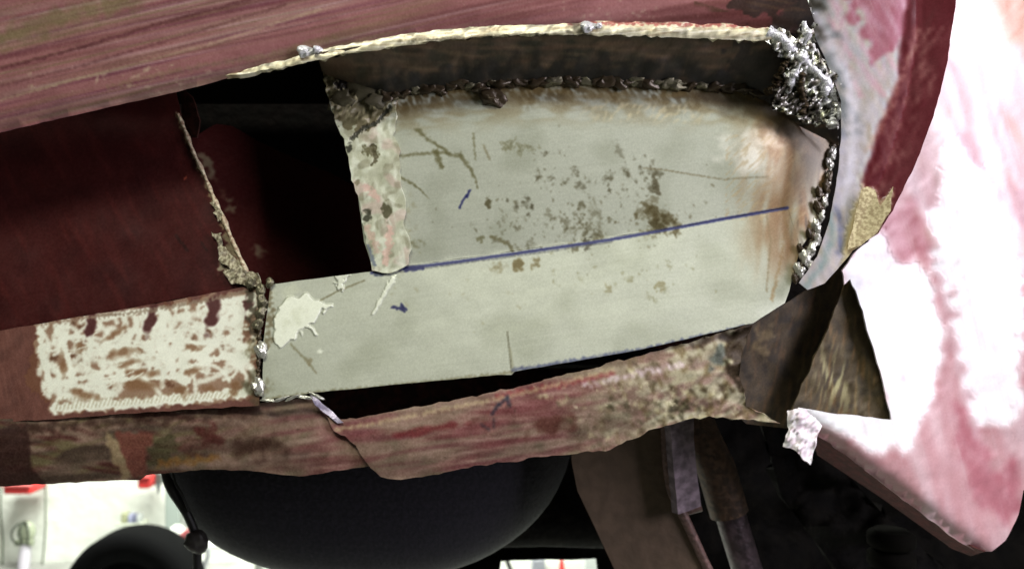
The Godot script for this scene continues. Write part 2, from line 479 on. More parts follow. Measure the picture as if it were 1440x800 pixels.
# ---------------------------------------------------------------- the car's sheet metal
func build_body():
	var car := thing("car", "maroon car body with cut-open sill, scraped paint and bare metal wheel arch", "car")
	# outer skin above the sill, sanded through in long streaks
	var r := Rect2(-120, -110, 1330, 360)
	var cv := Cv.new(r, 0.9, z_outer, c8(158, 106, 107), 0.4)
	var left := func(x, _y): return 1.0 - ss(430, 980, x)
	var all := func(x, y): return ss(1180, 600, x) * 0.75 + 0.25
	cv.streak(r, -13, 520, 34, c8(160, 122, 114), -0.1, 0.5, 0.85, 3.0, left)
	cv.streak(r, -12, 900, 13, c8(170, 136, 128), 0.05, 0.4, 0.7, 9.0, left)
	cv.streak(r, -14, 640, 16, c8(142, 122, 92), 0.1, 0.4, 0.6, 21.0, left)
	cv.streak(r, -11, 900, 16, c8(106, 58, 62), 0.05, 0.4, 0.65, 33.0, all)
	var dark := func(x, _y): return ss(480, 900, x)
	cv.streak(r, -4, 500, 30, c8(86, 42, 40), -0.5, 0.6, 0.95, 51.0, dark)
	cv.streak(r, -4, 500, 14, c8(108, 66, 56), 0.2, 0.4, 0.4, 55.0, dark)
	cv.streak(r, -13, 800, 6, c8(118, 66, 82), 0.12, 0.3, 0.75, 81.0, left)
	cv.streak(r, -12, 800, 5, c8(196, 168, 168), 0.18, 0.3, 0.6, 83.0, left)
	cv.streak(r, -14, 700, 4, c8(120, 106, 74), 0.2, 0.3, 0.6, 85.0, left)
	cv.stroke([-20, 60, 90, 22, 190, -4], 34, c8(120, 110, 76), 0.6, 0.5, 0.95)
	cv.stroke([0, 95, 120, 64, 260, 22, 370, -6], 6, c8(90, 48, 52), 0.7, 0.4, 0.8)
	cv.stroke([0, 120, 120, 90, 270, 46, 400, 6], 5, c8(96, 54, 58), 0.5, 0.4, 0.8)
	cv.stroke([0, 140, 130, 104, 300, 60, 450, 12], 5, c8(190, 164, 140), 0.6, 0.4, 0.8)
	cv.stroke([150, 121, 260, 96, 360, 80, 470, 52], 9, c8(140, 118, 90), 0.5, 0.6, 0.9)
	cv.blur(1.4)
	cv.stroke([1110, -110, 1124, 0, 1160, 80], 130, c8(24, 17, 13), 0.97, 0.3, 0.95)
	cv.speck(46, 220, 112, 130, 16, 1.0, 3.4, c8(206, 190, 160), 0.6, 4, 3.0, -15)
	cv.speck(30, 860, 14, 160, 14, 0.8, 3.0, c8(190, 170, 150), 0.6, 8, 2.4, -5)
	cv.poly([1000, -120, 1210, -120, 1210, 40, 1125, 30, 1085, 28, 1030, 8], c8(40, 28, 20), 0.8, 12, 30)
	cv.streak(Rect2(960, -110, 250, 150), 10, 70, 9, c8(70, 50, 34), 0.0, 0.3, 0.7, 71.0)
	cv.grain(0.05, 1)
	var op := []
	for p in sill_lip:
		if p[0] < 1100: op.append_array([p[0], p[1]])
	op.append_array([1132, 50])
	op.append_array([1146, 30, 1136, 0, 1138, -60, 1130, -130, -200, -130])
	var outer := obj("outer_panel", sheet(rough(pv(op), 12, 1.0, 2.0), z_outer, 14, 0.0012, cv), cv.material(1.0, 0.0, 0.45), car)
	# the cut edge, ground bright
	var lip := func(x, y): return 0.0345 + 0.0022 * sin(clampf((y - along(sill_lip, x) + 5.0) / 22.0, 0.0, 1.0) * PI) + 0.0008 * nz.get_noise_2d(x * 0.05, y * 0.1)
	var ev := Cv.new(Rect2(300, 10, 830, 110), 1.2, lip, c8(205, 198, 168), 0.45)
	ev.streak(Rect2(300, 10, 830, 110), -6, 60, 5, c8(150, 128, 100), 0.1, 0.2, 0.6, 2.0)
	ev.streak(Rect2(300, 10, 830, 110), -4, 90, 3, c8(240, 236, 220), 0.0, 0.2, 0.8, 6.0)
	ev.stroke([800, 32, 900, 32, 1080, 36], 7, c8(150, 70, 66), 0.8, 0.8, 0.7)
	ev.blob(815, 42, 16, 12, 0, c8(90, 84, 70), 0.8, 0.5)
	ev.stroke([560, 58, 700, 50, 790, 48], 4, c8(110, 100, 80), 0.6, 0.8)
	ev.grain(0.06, 2)
	var ep := [316, 108, 350, 96, 400, 84, 450, 69, 540, 52, 640, 38, 740, 31, 850, 30, 960, 31, 1080, 38, 1096, 52, 1084, 57, 960, 53, 850, 49, 740, 47, 640, 54, 550, 66, 480, 77, 440, 86, 380, 97]
	obj("ground_edge", sheet(rough(pv(ep), 7, 3.0, 7.0, 0.7), lip, 6, 0.004, ev), ev.material(3.0, 0.25), outer)
	# return face below the edge, brown with soot
	var rv := Cv.new(Rect2(420, 30, 800, 190), 0.9, z_return, c8(72, 58, 42), 0.65)
	rv.mottle(c8(46, 42, 28), 40, 0.9, 4.0)
	rv.streak(Rect2(420, 30, 800, 190), -3, 160, 8, c8(96, 70, 52), 0.0, 0.3, 0.7, 12.0)
	rv.streak(Rect2(420, 30, 800, 190), 3, 120, 5, c8(116, 96, 70), 0.15, 0.2, 0.6, 18.0)
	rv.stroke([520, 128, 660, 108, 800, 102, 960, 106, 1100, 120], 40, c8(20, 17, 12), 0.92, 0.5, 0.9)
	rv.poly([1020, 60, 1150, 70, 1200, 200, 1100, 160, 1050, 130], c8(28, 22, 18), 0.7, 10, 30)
	rv.blur(1.8)
	rv.grain(0.05, 3)
	obj("sill_return", sheet(pv([445, 74, 560, 56, 700, 45, 850, 42, 1000, 44, 1100, 48, 1146, 62, 1166, 110, 1176, 150, 1180, 205, 1120, 175, 1050, 140, 950, 130, 800, 126, 640, 134, 545, 146, 480, 128, 452, 100]), z_return, 10, 0.001, rv), rv.material(3.0), car)
	# inner sill, still in maroon paint
	var iv := Cv.new(Rect2(-120, 70, 520, 440), 0.8, z_inner, c8(62, 21, 20), 0.5)
	iv.mottle(c8(52, 16, 16), 90, 0.8, 6.0)
	iv.streak(Rect2(-120, 70, 520, 440), 60, 130, 22, c8(76, 28, 26), 0.1, 0.3, 0.6, 8.0)
	iv.streak(Rect2(-120, 70, 520, 440), 75, 60, 5, c8(60, 26, 22), 0.25, 0.2, 0.5, 15.0)
	iv.stroke([246, 330, 262, 352], 5, c8(34, 14, 12), 0.7); iv.stroke([282, 340, 290, 352], 4, c8(34, 14, 12), 0.7)
	iv.stroke([246, 158, 258, 184, 276, 226, 300, 286, 324, 344, 342, 386], 7, c8(150, 132, 104), 0.9, 0.9, 0.5)
	iv.blob(259, 250, 4, 2, -50, c8(170, 84, 60), 0.9)
	iv.blob(325, 352, 26, 11, 62, c8(120, 110, 86), 0.85, 0.8); iv.blob(318, 376, 16, 12, 20, c8(168, 162, 136), 0.85, 0.9)
	iv.blob(345, 384, 22, 9, 30, c8(186, 182, 158), 0.9, 0.9)
	iv.grain(0.04, 5)
	var inner := obj("inner_sill", sheet(rough(pv([-160, 130, 120, 120, 244, 118, 258, 180, 280, 232, 304, 290, 330, 348, 350, 392, 352, 402, 200, 430, 0, 464, -160, 494]), 10, 1.2, 3.0, 0.5), z_inner, 16, 0.0012, iv), iv.material(1.5, 0.0, 0.35), car)
	# raw edge of that sheet with flakes of primer
	var edge_m := mottled(c8(214, 204, 174), c8(130, 100, 80), 31, 0.6, 0.0, 45.0)
	var pts := []
	for p in [[248, 160], [258, 184], [270, 216], [284, 244], [298, 278], [312, 308], [324, 338], [338, 368], [348, 392]]: pts.append(W(p[0] + 2.0, p[1], z_inner(p[0], p[1]) + 0.001))
	obj("sill_cut_edge", tube(curve(pts, 40), [0.0011, 0.0012, 0.0019, 0.0012, 0.0012, 0.0018, 0.0021, 0.0014, 0.0012, 0.0017, 0.0014, 0.0012, 0.0020, 0.0022, 0.0014, 0.0012, 0.0011, 0.0017, 0.0019, 0.0012, 0.0015, 0.0023, 0.0019, 0.0012, 0.0015, 0.0021, 0.0025, 0.0019, 0.0015, 0.0012, 0.0019, 0.0015, 0.0021, 0.0016, 0.0012, 0.0018, 0.0021, 0.0023, 0.0019, 0.0015], 7), edge_m, inner)
	var zd := func(x, y): return -0.018 - maxf(0.0, x - 270.0) * 0.00026 - maxf(0.0, x - 360.0) * 0.0004 - 0.00006 * maxf(0.0, 400.0 - y) + 0.0015 * nz.get_noise_2d(x * 0.01, y * 0.01)
	var flake_m := mottled(c8(190, 184, 156), c8(96, 84, 64), 33, 0.7, 0.0, 60.0)
	var fz := func(x, y): return z_inner(x, y) + 0.003 + 0.0015 * nz.get_noise_2d(x * 0.1, y * 0.1)
	for f in [[294, 326, 306, 330, 318, 348, 332, 368, 352, 390, 346, 404, 328, 400, 314, 384, 322, 378, 308, 366, 306, 346], [296, 286, 304, 288, 312, 312, 306, 312], [334, 378, 362, 386, 368, 400, 350, 404]]:
		obj("primer_flake", sheet(rough(pv(f), 4, 6.0, f[0], 0.9), fz, 5, 0.001), flake_m, inner)
	# the cavity: deep inner panel, roof, floor and back
	var dv := Cv.new(Rect2(230, 50, 400, 440), 0.8, zd, c8(56, 23, 21), 0.9)
	dv.mottle(c8(58, 22, 21), 60, 0.8, 3.0)
	dv.blob(292, 230, 9, 20, -28, c8(112, 104, 82), 0.8, 0.8, 0.7); dv.blob(322, 290, 7, 12, -20, c8(104, 92, 72), 0.75, 0.8, 0.7); dv.blob(362, 352, 6, 12, -25, c8(110, 100, 80), 0.7, 0.8, 0.8); dv.blob(306, 262, 4, 24, -24, c8(88, 60, 48), 0.6, 0.8, 0.9)
	dv.blur(2.0)
	dv.grain(0.03, 14)
	obj("cavity_panel", sheet(rough(pv([252, 196, 276, 190, 304, 174, 326, 178, 390, 212, 470, 246, 600, 316, 600, 470, 230, 470, 236, 300]), 10, 1.5, 2.0), zd, 12, 0.0015, dv), dv.material(1.0, 0.0, 0.15), car)
	obj("cavity_brace", sheet(rough(pv([252, 120, 270, 136, 280, 170, 276, 194, 262, 192, 256, 168]), 8, 1.5, 6.0), func(x, y): return -0.034 + 0.0003 * (x - 250.0), 8, 0.0012), mottled(c8(70, 40, 34), c8(44, 26, 22), 37, 0.8, 0.0, 20.0), car)
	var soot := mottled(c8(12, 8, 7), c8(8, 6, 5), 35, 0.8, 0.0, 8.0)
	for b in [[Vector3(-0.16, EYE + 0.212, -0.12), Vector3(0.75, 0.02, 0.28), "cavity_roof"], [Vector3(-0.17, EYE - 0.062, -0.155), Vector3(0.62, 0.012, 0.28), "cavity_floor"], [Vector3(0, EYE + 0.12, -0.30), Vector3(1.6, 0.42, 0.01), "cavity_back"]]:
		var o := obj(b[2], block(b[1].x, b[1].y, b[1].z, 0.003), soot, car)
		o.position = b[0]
	obj("sill_bottom", sheet(pv([330, 500, 1040, 400, 1040, 560, 330, 640]), func(_x, y): return -0.060 + (y - 500.0) * 0.0001, 30, 0.001), mottled(c8(46, 22, 18), c8(24, 16, 12), 36, 0.8, 0.0, 14.0), car)
	# lower strip of the old sill with primer scraped bright
	var sv := Cv.new(Rect2(-120, 380, 520, 240), 1.3, z_strip, c8(104, 66, 58), 0.5)
	sv.mottle(c8(84, 52, 46), 50, 0.7, 2.0)
	sv.streak(Rect2(-120, 380, 520, 240), 70, 40, 5, c8(122, 80, 70), 0.1, 0.3, 0.5, 4.0)
	sv.poly([34, 536, 50, 470, 60, 452, 160, 440, 250, 424, 330, 412, 372, 398, 376, 560, 200, 570, 72, 584, 70, 566, 40, 550], c8(112, 74, 56), 0.9, 4)
	var white := c8(238, 240, 226)
	var brown := c8(108, 72, 52); var mar := c8(74, 34, 34)
	sv.poly([48, 458, 110, 449, 158, 441, 250, 425, 332, 411, 364, 404, 366, 450, 362, 500, 352, 560, 200, 570, 68, 584, 72, 552, 60, 548, 52, 510, 46, 480], c8(172, 150, 126), 0.6, 5.0, 30.0)
	var tw := RandomNumberGenerator.new(); tw.seed = 3
	for i in 34:                                        # patches where the grinding missed
		var x := 66 + tw.randf() * 280.0
		sv.blob(x, 462 + tw.randf() * 104.0 - x * 0.10, tw.randf_range(6, 24), tw.randf_range(3, 8), tw.randf_range(-60, 40), brown.lerp(c8(92, 64, 46), tw.randf()), 0.9, 0.5, 0.6)
	for i in 130:                                        # broad swirling strokes of the grinder
		var x := 56 + tw.randf() * 296.0; var y := 464 + tw.randf() * 106.0 - x * 0.10
		var a := tw.randf_range(-1.7, 0.5); var bend := tw.randf_range(-0.9, 0.9); var l := tw.randf_range(10, 24)
		var p := [x, y]
		for k in 6:
			x += cos(a) * l * 0.6; y += sin(a) * l * 0.6; a += bend
			p.append_array([clampf(x, 54, 356), clampf(y, 462 - x * 0.125, 576 - x * 0.06)])
		sv.stroke(p, tw.randf_range(7.0, 14.0), white, 0.85, 0.15, 0.7)
	sv.stroke([56, 466, 60, 500, 70, 546], 12, white, 0.95, 0.4, 0.4); sv.stroke([78, 462, 90, 490, 100, 528, 92, 548], 10, white, 0.95, 0.4, 0.4)
	sv.stroke([74, 540, 130, 528, 200, 506, 250, 498], 9, white, 0.95, 0.3, 0.4); sv.stroke([120, 540, 180, 532, 260, 530], 7, white, 0.95, 0.3, 0.4)
	sv.stroke([230, 440, 222, 480, 240, 520, 262, 540, 250, 470], 13, white, 0.95, 0.4, 0.4); sv.stroke([256, 500, 300, 504, 346, 498], 11, white, 0.95, 0.4, 0.5)
	sv.stroke([76, 574, 200, 566, 346, 551], 16, white, 0.97, 0.35, 0.35)
	for b in [[110, 488, 11, 9, 20], [86, 512, 8, 18, -12], [160, 470, 22, 6, -35], [172, 496, 30, 9, -12], [182, 510, 32, 6, -12], [196, 524, 30, 7, 0], [196, 541, 40, 9, 2], [118, 554, 26, 7, 12], [272, 488, 15, 7, -5], [270, 521, 16, 7, -5], [254, 550, 15, 9, 25], [294, 546, 11, 6, 10], [330, 545, 10, 14, 10]]:
		sv.blob(b[0], b[1], b[2], b[3], b[4], brown.lerp(c8(150, 116, 78), 0.5), 0.85, 0.4, 0.7)
	for i in 40:
		var x := 70 + tw.randf() * 270.0; var y := 476 + tw.randf() * 84.0 - x * 0.09
		var a := tw.randf_range(-0.6, 0.4); var l := tw.randf_range(16, 44)
		sv.stroke([x, y, x + cos(a) * l * 0.5, y + sin(a) * l * 0.5 + 3, x + cos(a) * l, y + sin(a) * l], tw.randf_range(1.5, 5.0), white, 0.85, 0.4, 0.6)
	for b in [[126, 456, 9, 24, 4], [211, 446, 10, 28, 6], [299, 437, 11, 32, 4], [345, 430, 9, 18, 8]]: sv.blob(b[0], b[1], b[2], b[3], b[4], mar, 0.95, 0.35, 0.4)
	for i in 46:
		var x := 82.0 + i * 5.6
		sv.stroke([x, 556.0 - i * 0.2 + tw.randf() * 6, x - 5, 576.0 - i * 0.42], 2.0, c8(160, 146, 112), 0.55, 0.5, 0.7)
	sv.stroke([50, 456, 110, 448, 160, 440], 5, c8(150, 128, 110), 0.8, 0.9); sv.stroke([135, 445, 210, 436, 300, 420, 350, 408], 6, c8(140, 122, 104), 0.75, 0.9)
	sv.blob(358, 540, 18, 30, 0, c8(74, 66, 44), 0.8, 0.6, 0.7); sv.blob(356, 486, 14, 14, 0, c8(110, 92, 60), 0.7, 0.6, 0.8)
	sv.stroke([352, 410, 356, 470], 14, c8(60, 50, 36), 0.75, 0.9, 0.6)
	sv.stroke([338, 430, 332, 474], 20, white, 0.9, 0.6, 0.4)
	sv.blur(2.0)
	sv.grain(0.05, 6)
	obj("sill_strip", sheet(rough(pv([-160, 494, 0, 464, 200, 430, 350, 402, 362, 398, 364, 570, 200, 580, 68, 590, -160, 600]), 9, 1.5, 5.0, 0.5), z_strip, 10, 0.0012, sv), sv.material(1.0, 0.0, 0.4), car)
	# seam flange along the bottom
	var fr := Rect2(-140, 430, 1330, 290)
	var fv := Cv.new(fr, 0.95, z_flange, c8(134, 110, 96), 0.6)
	var fl := func(x, _y): return 1.0 - ss(180, 470, x)
	var fm := func(x, _y): return ss(200, 480, x) * (1.0 - ss(800, 960, x))
	var fe := func(x, _y): return ss(760, 960, x)
	fv.mottle(c8(112, 98, 80), 46, 0.8, 3.0)
	fv.streak(fr, -8, 260, 30, c8(112, 60, 62), -0.1, 0.4, 0.85, 5.0, fm)
	fv.streak(fr, -9, 200, 16, c8(102, 54, 58), 0.12, 0.3, 0.7, 9.0, fm)
	fv.streak(fr, -7, 120, 6, c8(188, 164, 148), 0.1, 0.4, 0.7, 13.0, fm)
	fv.streak(fr, -4, 200, 22, c8(70, 56, 46), -0.4, 0.4, 0.95, 17.0, fl)
	fv.streak(fr, -14, 110, 16, c8(102, 92, 64), 0.05, 0.2, 0.85, 23.0, fl)
	fv.streak(fr, 8, 120, 13, c8(70, 34, 30), 0.1, 0.2, 0.8, 27.0, fl)
	fv.streak(fr, -12, 70, 26, c8(174, 168, 140), -0.25, 0.3, 0.9, 31.0, fe)
	fv.streak(fr, 70, 40, 18, c8(108, 92, 60), 0.1, 0.25, 0.75, 37.0, fe)
	fv.streak(fr, -20, 50, 9, c8(204, 200, 172), 0.15, 0.25, 0.7, 47.0, fe)
	fv.streak(fr, 50, 34, 14, c8(70, 58, 38), 0.22, 0.2, 0.7, 43.0, fe)
	fv.stroke([820, 540, 880, 528, 960, 512], 9, c8(214, 196, 200), 0.75, 0.9, 0.7); fv.stroke([700, 556, 790, 540, 860, 524], 7, c8(132, 58, 58), 0.7, 0.8)
	fv.stroke([0, 604, 70, 600, 210, 590, 350, 578], 22, c8(54, 34, 26), 0.8, 0.5, 0.9)
	fv.poly([-60, 596, 30, 600, 36, 640, 60, 690, -60, 700], c8(46, 24, 20), 0.85, 6, 20)
	fv.poly([140, 606, 156, 610, 180, 660, 186, 676, 168, 672, 148, 636], c8(156, 136, 104), 0.75, 4)
	fv.poly([156, 606, 214, 612, 202, 640, 200, 672, 184, 672, 168, 640], c8(108, 62, 52), 0.9, 2)
	fv.poly([206, 632, 216, 620, 240, 612, 250, 630, 230, 652, 204, 656], c8(64, 60, 38), 0.7, 4)
	fv.stroke([220, 652, 300, 646], 14, c8(132, 92, 44), 0.7, 0.6, 0.8)
	fv.blob(360, 628, 44, 22, 8, c8(58, 36, 28), 0.85, 0.5, 0.8); fv.blob(290, 612, 20, 14, 30, c8(76, 34, 30), 0.8, 0.5)
	fv.blob(770, 600, 40, 16, -12, c8(86, 48, 40), 0.9, 0.5, 0.6); fv.blob(600, 604, 60, 6, -10, c8(104, 40, 42), 0.8, 0.5)
	fv.stroke([470, 604, 560, 588, 720, 556, 860, 520], 6, c8(176, 156, 124), 0.7, 0.8)
	fv.stroke([700, 570, 712, 560], 4, c8(34, 30, 44), 0.9); fv.stroke([712, 556, 716, 570], 5, c8(34, 30, 48), 0.9); fv.stroke([692, 582, 700, 568], 5, c8(40, 36, 48), 0.85)
	fv.stroke([676, 596, 688, 604], 3, c8(48, 44, 50), 0.8); fv.stroke([694, 588, 694, 602], 3, c8(48, 44, 50), 0.8)
	fv.blob(952, 572, 16, 12, 0, c8(58, 52, 34), 0.85, 0.6); fv.blob(1010, 500, 12, 20, 30, c8(90, 98, 96), 0.8, 0.4)
	fv.poly([1016, 470, 1060, 450, 1140, 420, 1190, 400, 1190, 600, 1100, 600, 1050, 560, 1028, 520], c8(54, 42, 28), 0.9, 8, 22)
	fv.speck(80, 900, 570, 130, 40, 1.5, 6, c8(206, 198, 156), 0.7, 12, 2.2, -10)
	fv.speck(50, 930, 580, 120, 40, 2, 7, c8(60, 56, 36), 0.7, 13, 2.2, 70)
	fv.blur(3.0)
	fv.speck(60, 930, 575, 130, 40, 1.2, 4, c8(210, 204, 170), 0.6, 15, 2.0, 70)
	fv.speck(50, 620, 600, 200, 40, 1.0, 3, c8(80, 60, 50), 0.5, 16, 2.6, -10)
	fv.grain(0.07, 7)
	var fp2 := []
	for p in flange_top: fp2.append_array([p[0], p[1]])
	# front layer from the cut at 440 to the right end, back layer to the left
	var front := rough(pv([452, 574, 476, 592, 560, 578, 720, 546, 900, 500, 1000, 472, 1058, 458, 1040, 520, 1050, 570, 1100, 596, 1060, 592, 1000, 586, 960, 592, 920, 604, 852, 634, 760, 642, 700, 652, 650, 658, 592, 672, 545, 674, 520, 660, 500, 628, 470, 604]), 8, 3.2, 8.0, 0.7)
	var flange := obj("lower_flange", sheet(front, z_flange, 10, 0.0016, fv), fv.material(2.0, 0.0, 0.35), car)
	var zb := func(x, y): return z_flange(x, y) - 0.0035
	var back := rough(pv([-160, 600, 0, 589, 68, 587, 365, 567, 440, 559, 466, 590, 540, 588, 560, 650, 420, 670, 350, 662, 300, 660, 205, 668, 196, 674, 0, 684, -160, 690]), 8, 1.4, 4.0, 0.8)
	var back_sheet := obj("flange_end", sheet(back, zb, 10, 0.0016, fv), fv.material(2.0, 0.0, 0.35), car)
	back_sheet.set_meta("label", "darker rear layer of the flange, stained brown")
	obj("cut_burr", sheet(rough(pv([434, 552, 440, 556, 474, 586, 482, 594, 474, 595, 442, 570]), 5, 1.5, 1.0, 0.8), func(x, y): return z_flange(x, y) + 0.002, 5, 0.001), plain(178, 170, 190, 0.35, 0.4, 0.8, 80.0), flange)
	# wheel arch: ground bare on the left, maroon lip on the right
	var ar := Rect2(1080, -110, 300, 560)
	var av := Cv.new(ar, 1.2, z_arch, c8(172, 166, 174), 0.42)
	av.mottle(c8(150, 148, 160), 70, 0.5, 5.0)
	av.streak(ar, 70, 90, 6, c8(196, 186, 180), 0.05, 0.2, 0.8, 3.0)
	av.streak(ar, 75, 60, 5, c8(150, 136, 112), 0.12, 0.2, 0.7, 8.0)
	av.poly([1176, -110, 1300, -110, 1292, 0, 1262, 60, 1234, 100, 1222, 84, 1216, 40, 1190, 0], c8(150, 78, 98), 0.8, 10, 40)
	av.streak(Rect2(1150, -110, 160, 260), 66, 80, 7, c8(190, 150, 166), 0.05, 0.2, 0.8, 13.0)
	av.poly([1280, -120, 1400, -120, 1400, 30, 1380, 180, 1330, 290, 1240, 345, 1212, 262, 1236, 180, 1262, 110, 1276, 0], c8(78, 19, 26), 0.98, 1.5, 40, 0.0, 0.3)
	av.stroke([1300, -100, 1292, 20, 1280, 110, 1262, 190, 1240, 260], 5, c8(120, 58, 64), 0.7, 0.3, 0.9)
	av.stroke([1222, 210, 1244, 170, 1270, 110, 1290, 40], 7, c8(170, 130, 118), 0.6, 1.2, 0.9)
	av.streak(Rect2(1190, 60, 110, 220), 112, 46, 4, c8(178, 150, 134), 0.05, 0.3, 0.6, 29.0, func(x, y): return 1.0 - ss(14.0, 34.0, absf(x - (1268.0 - (y - 90.0) * 0.32))))
	av.poly([1186, 372, 1190, 320, 1206, 280, 1214, 262, 1232, 266, 1238, 288, 1258, 262, 1250, 300, 1234, 330, 1210, 350, 1194, 384], c8(178, 164, 122), 0.9, 3, 10, 0.8, 0.7)
	av.stroke([1196, 350, 1204, 310, 1214, 282], 9, c8(196, 162, 100), 0.7, 0.6); av.stroke([1222, 272, 1232, 296, 1226, 316], 6, c8(126, 104, 70), 0.8, 0.6)
	av.stroke([1176, 290, 1184, 320, 1180, 356], 7, c8(66, 78, 120), 0.75, 0.5, 0.8); av.stroke([1166, 300, 1172, 330, 1158, 372, 1136, 400], 14, c8(128, 146, 146), 0.8, 0.4, 0.8)
	av.stroke([1140, -60, 1146, 20, 1162, 70, 1184, 130, 1188, 180], 34, c8(86, 94, 100), 0.75, 0.7, 0.9); av.stroke([1132, -90, 1140, 0, 1150, 50], 24, c8(40, 34, 26), 0.9, 0.8, 0.8)
	av.stroke([1186, 190, 1182, 250, 1176, 290], 14, c8(176, 172, 196), 0.6, 0.6, 0.9)
	av.stroke([1150, 20, 1172, 70, 1196, 120, 1200, 180, 1196, 240, 1188, 290], 20, c8(206, 202, 216), 0.8, 0.3, 0.9); av.blur(6.0)
	av.streak(ar, 70, 60, 3, c8(206, 200, 204), 0.1, 0.4, 0.25, 61.0, func(x, y): return 1.0 - ss(1196, 1250, x + y * 0.15))
	av.grain(0.035, 8)
	var ap := rough(pv([1132, -130, 1138, 0, 1142, 40, 1164, 90, 1184, 140, 1184, 190, 1178, 250, 1168, 310, 1150, 360, 1124, 398, 1136, 408, 1160, 398, 1188, 368, 1200, 352, 1236, 328, 1256, 296, 1288, 232, 1314, 164, 1334, 84, 1345, 0, 1348, -130]), 9, 1.6, 6.0, 0.5)
	var arch := obj("wheel_arch", sheet(ap, z_arch, 4, 0.0014, av), av.material(0.6, 0.0, 0.5), car)
	# paint peeling off the arch
	var zp := func(x, y): return z_arch(x, y) + 0.003 + 0.003 * ss(330.0, 262.0, y)
	obj("paint_flake", sheet(rough(pv([1192, 352, 1204, 300, 1212, 268, 1220, 262, 1232, 266, 1238, 290, 1257, 262, 1252, 296, 1236, 326, 1212, 344]), 5, 2.0, 3.0, 0.6), zp, 6, 0.0008), mottled(c8(206, 194, 152), c8(150, 134, 98), 41, 0.7, 0.0, 50.0, 0.25), arch)
	# wing behind the arch, ground to bright metal round the cut
	var wr := Rect2(1080, -110, 520, 960)
	var wv := Cv.new(wr, 0.9, z_wing, c8(184, 140, 144), 0.4)
	wv.mottle(c8(192, 150, 154), 90, 0.8, 5.0)
	wv.streak(wr, 68, 360, 60, c8(204, 174, 178), 0.0, 0.3, 0.8, 7.0)
	wv.streak(wr, 60, 300, 44, c8(164, 116, 104), 0.1, 0.3, 0.7, 11.0, func(_x, y): return 1.0 - ss(330, 480, y))
	wv.streak(wr, 76, 500, 24, c8(212, 194, 200), 0.0, 0.4, 0.7, 19.0, func(x, _y): return ss(1300, 1340, x))
	wv.poly([1230, 330, 1246, 300, 1290, 280, 1310, 380, 1300, 372, 1280, 366, 1262, 372, 1252, 352], c8(158, 84, 96), 0.65, 5, 30)
	wv.poly([1344, 560, 1366, 590, 1400, 660, 1434, 640, 1436, 720, 1410, 740, 1372, 700, 1350, 640], c8(160, 88, 100), 0.65, 7, 40)
	wv.streak(Rect2(1330, 540, 130, 230), 62, 70, 10, c8(190, 150, 156), 0.08, 0.3, 0.7, 27.0)
	var bare := c8(244, 244, 247)
	wv.poly([1185, 376, 1210, 345, 1244, 322, 1256, 366, 1290, 372, 1308, 390, 1318, 440, 1328, 460, 1322, 520, 1312, 560, 1290, 606, 1276, 640, 1256, 628, 1236, 640, 1200, 620, 1150, 596, 1100, 580, 1110, 560, 1250, 570], bare, 0.97, 4, 16, -0.3, 0.4)
	wv.poly([1312, 300, 1340, 180, 1400, 260, 1420, 330, 1436, 400, 1440, 520, 1430, 610, 1372, 590, 1356, 520, 1340, 420, 1316, 380], bare, 0.92, 10, 30, -0.3, 0.4)
	wv.streak(wr, 80, 60, 10, c8(206, 208, 222), 0.25, 0.2, 0.45, 37.0, func(x, y): return ss(1190, 1210, x) * (1.0 - ss(1300, 1330, x)) * ss(350, 400, y) * (1.0 - ss(560, 620, y)))
	wv.blob(1272, 530, 10, 6, -30, c8(170, 160, 176), 0.7, 0.6); wv.blob(1222, 396, 4, 4, 0, c8(150, 120, 140), 0.7, 0.6)
	wv.blob(1342, 78, 7, 7, 0, c8(255, 255, 255), 0.8)
	wv.poly([1344, 186, 1360, 190, 1440, 270, 1560, 380, 1560, 420, 1440, 320, 1366, 230], c8(150, 112, 122), 0.7, 5, 40); wv.poly([1376, -120, 1560, -120, 1560, 90, 1440, 66, 1396, 40], c8(170, 124, 96), 0.7, 8, 40)
	wv.streak(wr, 74, 500, 90, c8(226, 212, 212), -0.3, 0.6, 0.7, 91.0, func(_x, y): return 1.0 - ss(300, 420, y))
	wv.blur(9.0)
	wv.streak(wr, 74, 400, 12, c8(200, 176, 180), 0.15, 0.5, 0.3, 67.0)
	wv.speck(40, 1250, 480, 60, 120, 1, 3, c8(206, 206, 216), 0.5, 19, 2.0, 70)
	wv.grain(0.03, 9)
	var wp := rough(pv([1222, 340, 1300, 200, 1330, 60, 1330, -130, 1560, -130, 1560, 640, 1440, 690, 1434, 724, 1416, 760, 1396, 776, 1376, 776, 1352, 764, 1250, 686, 1160, 618, 1136, 604, 1118, 584, 1124, 575, 1180, 582, 1255, 591, 1246, 552, 1232, 500, 1216, 446, 1204, 410, 1196, 392, 1188, 400, 1186, 380, 1200, 358]), 9, 1.8, 9.0, 0.5)
	var wing := obj("rear_wing", sheet(wp, z_wing, 10, 0.0016, wv), wv.material(0.8, 0.0, 0.5), car)
	var zr := func(x, y): return z_wing(x, y) - 0.003 + edge_gap(x, y) * 0.0016
	obj("wing_return", sheet(pv([1136, 600, 1160, 616, 1250, 684, 1352, 762, 1386, 776, 1366, 782, 1340, 772, 1240, 700, 1150, 640]), zr, 8, 0.001), mottled(c8(92, 44, 44), c8(66, 36, 34), 43, 0.95, 0.0, 20.0), wing)
	var zt := func(x, y): return 0.0 + 0.004 * nz.get_noise_2d(x * 0.04, y * 0.035) - absf(x - 1124.0) * 0.0002
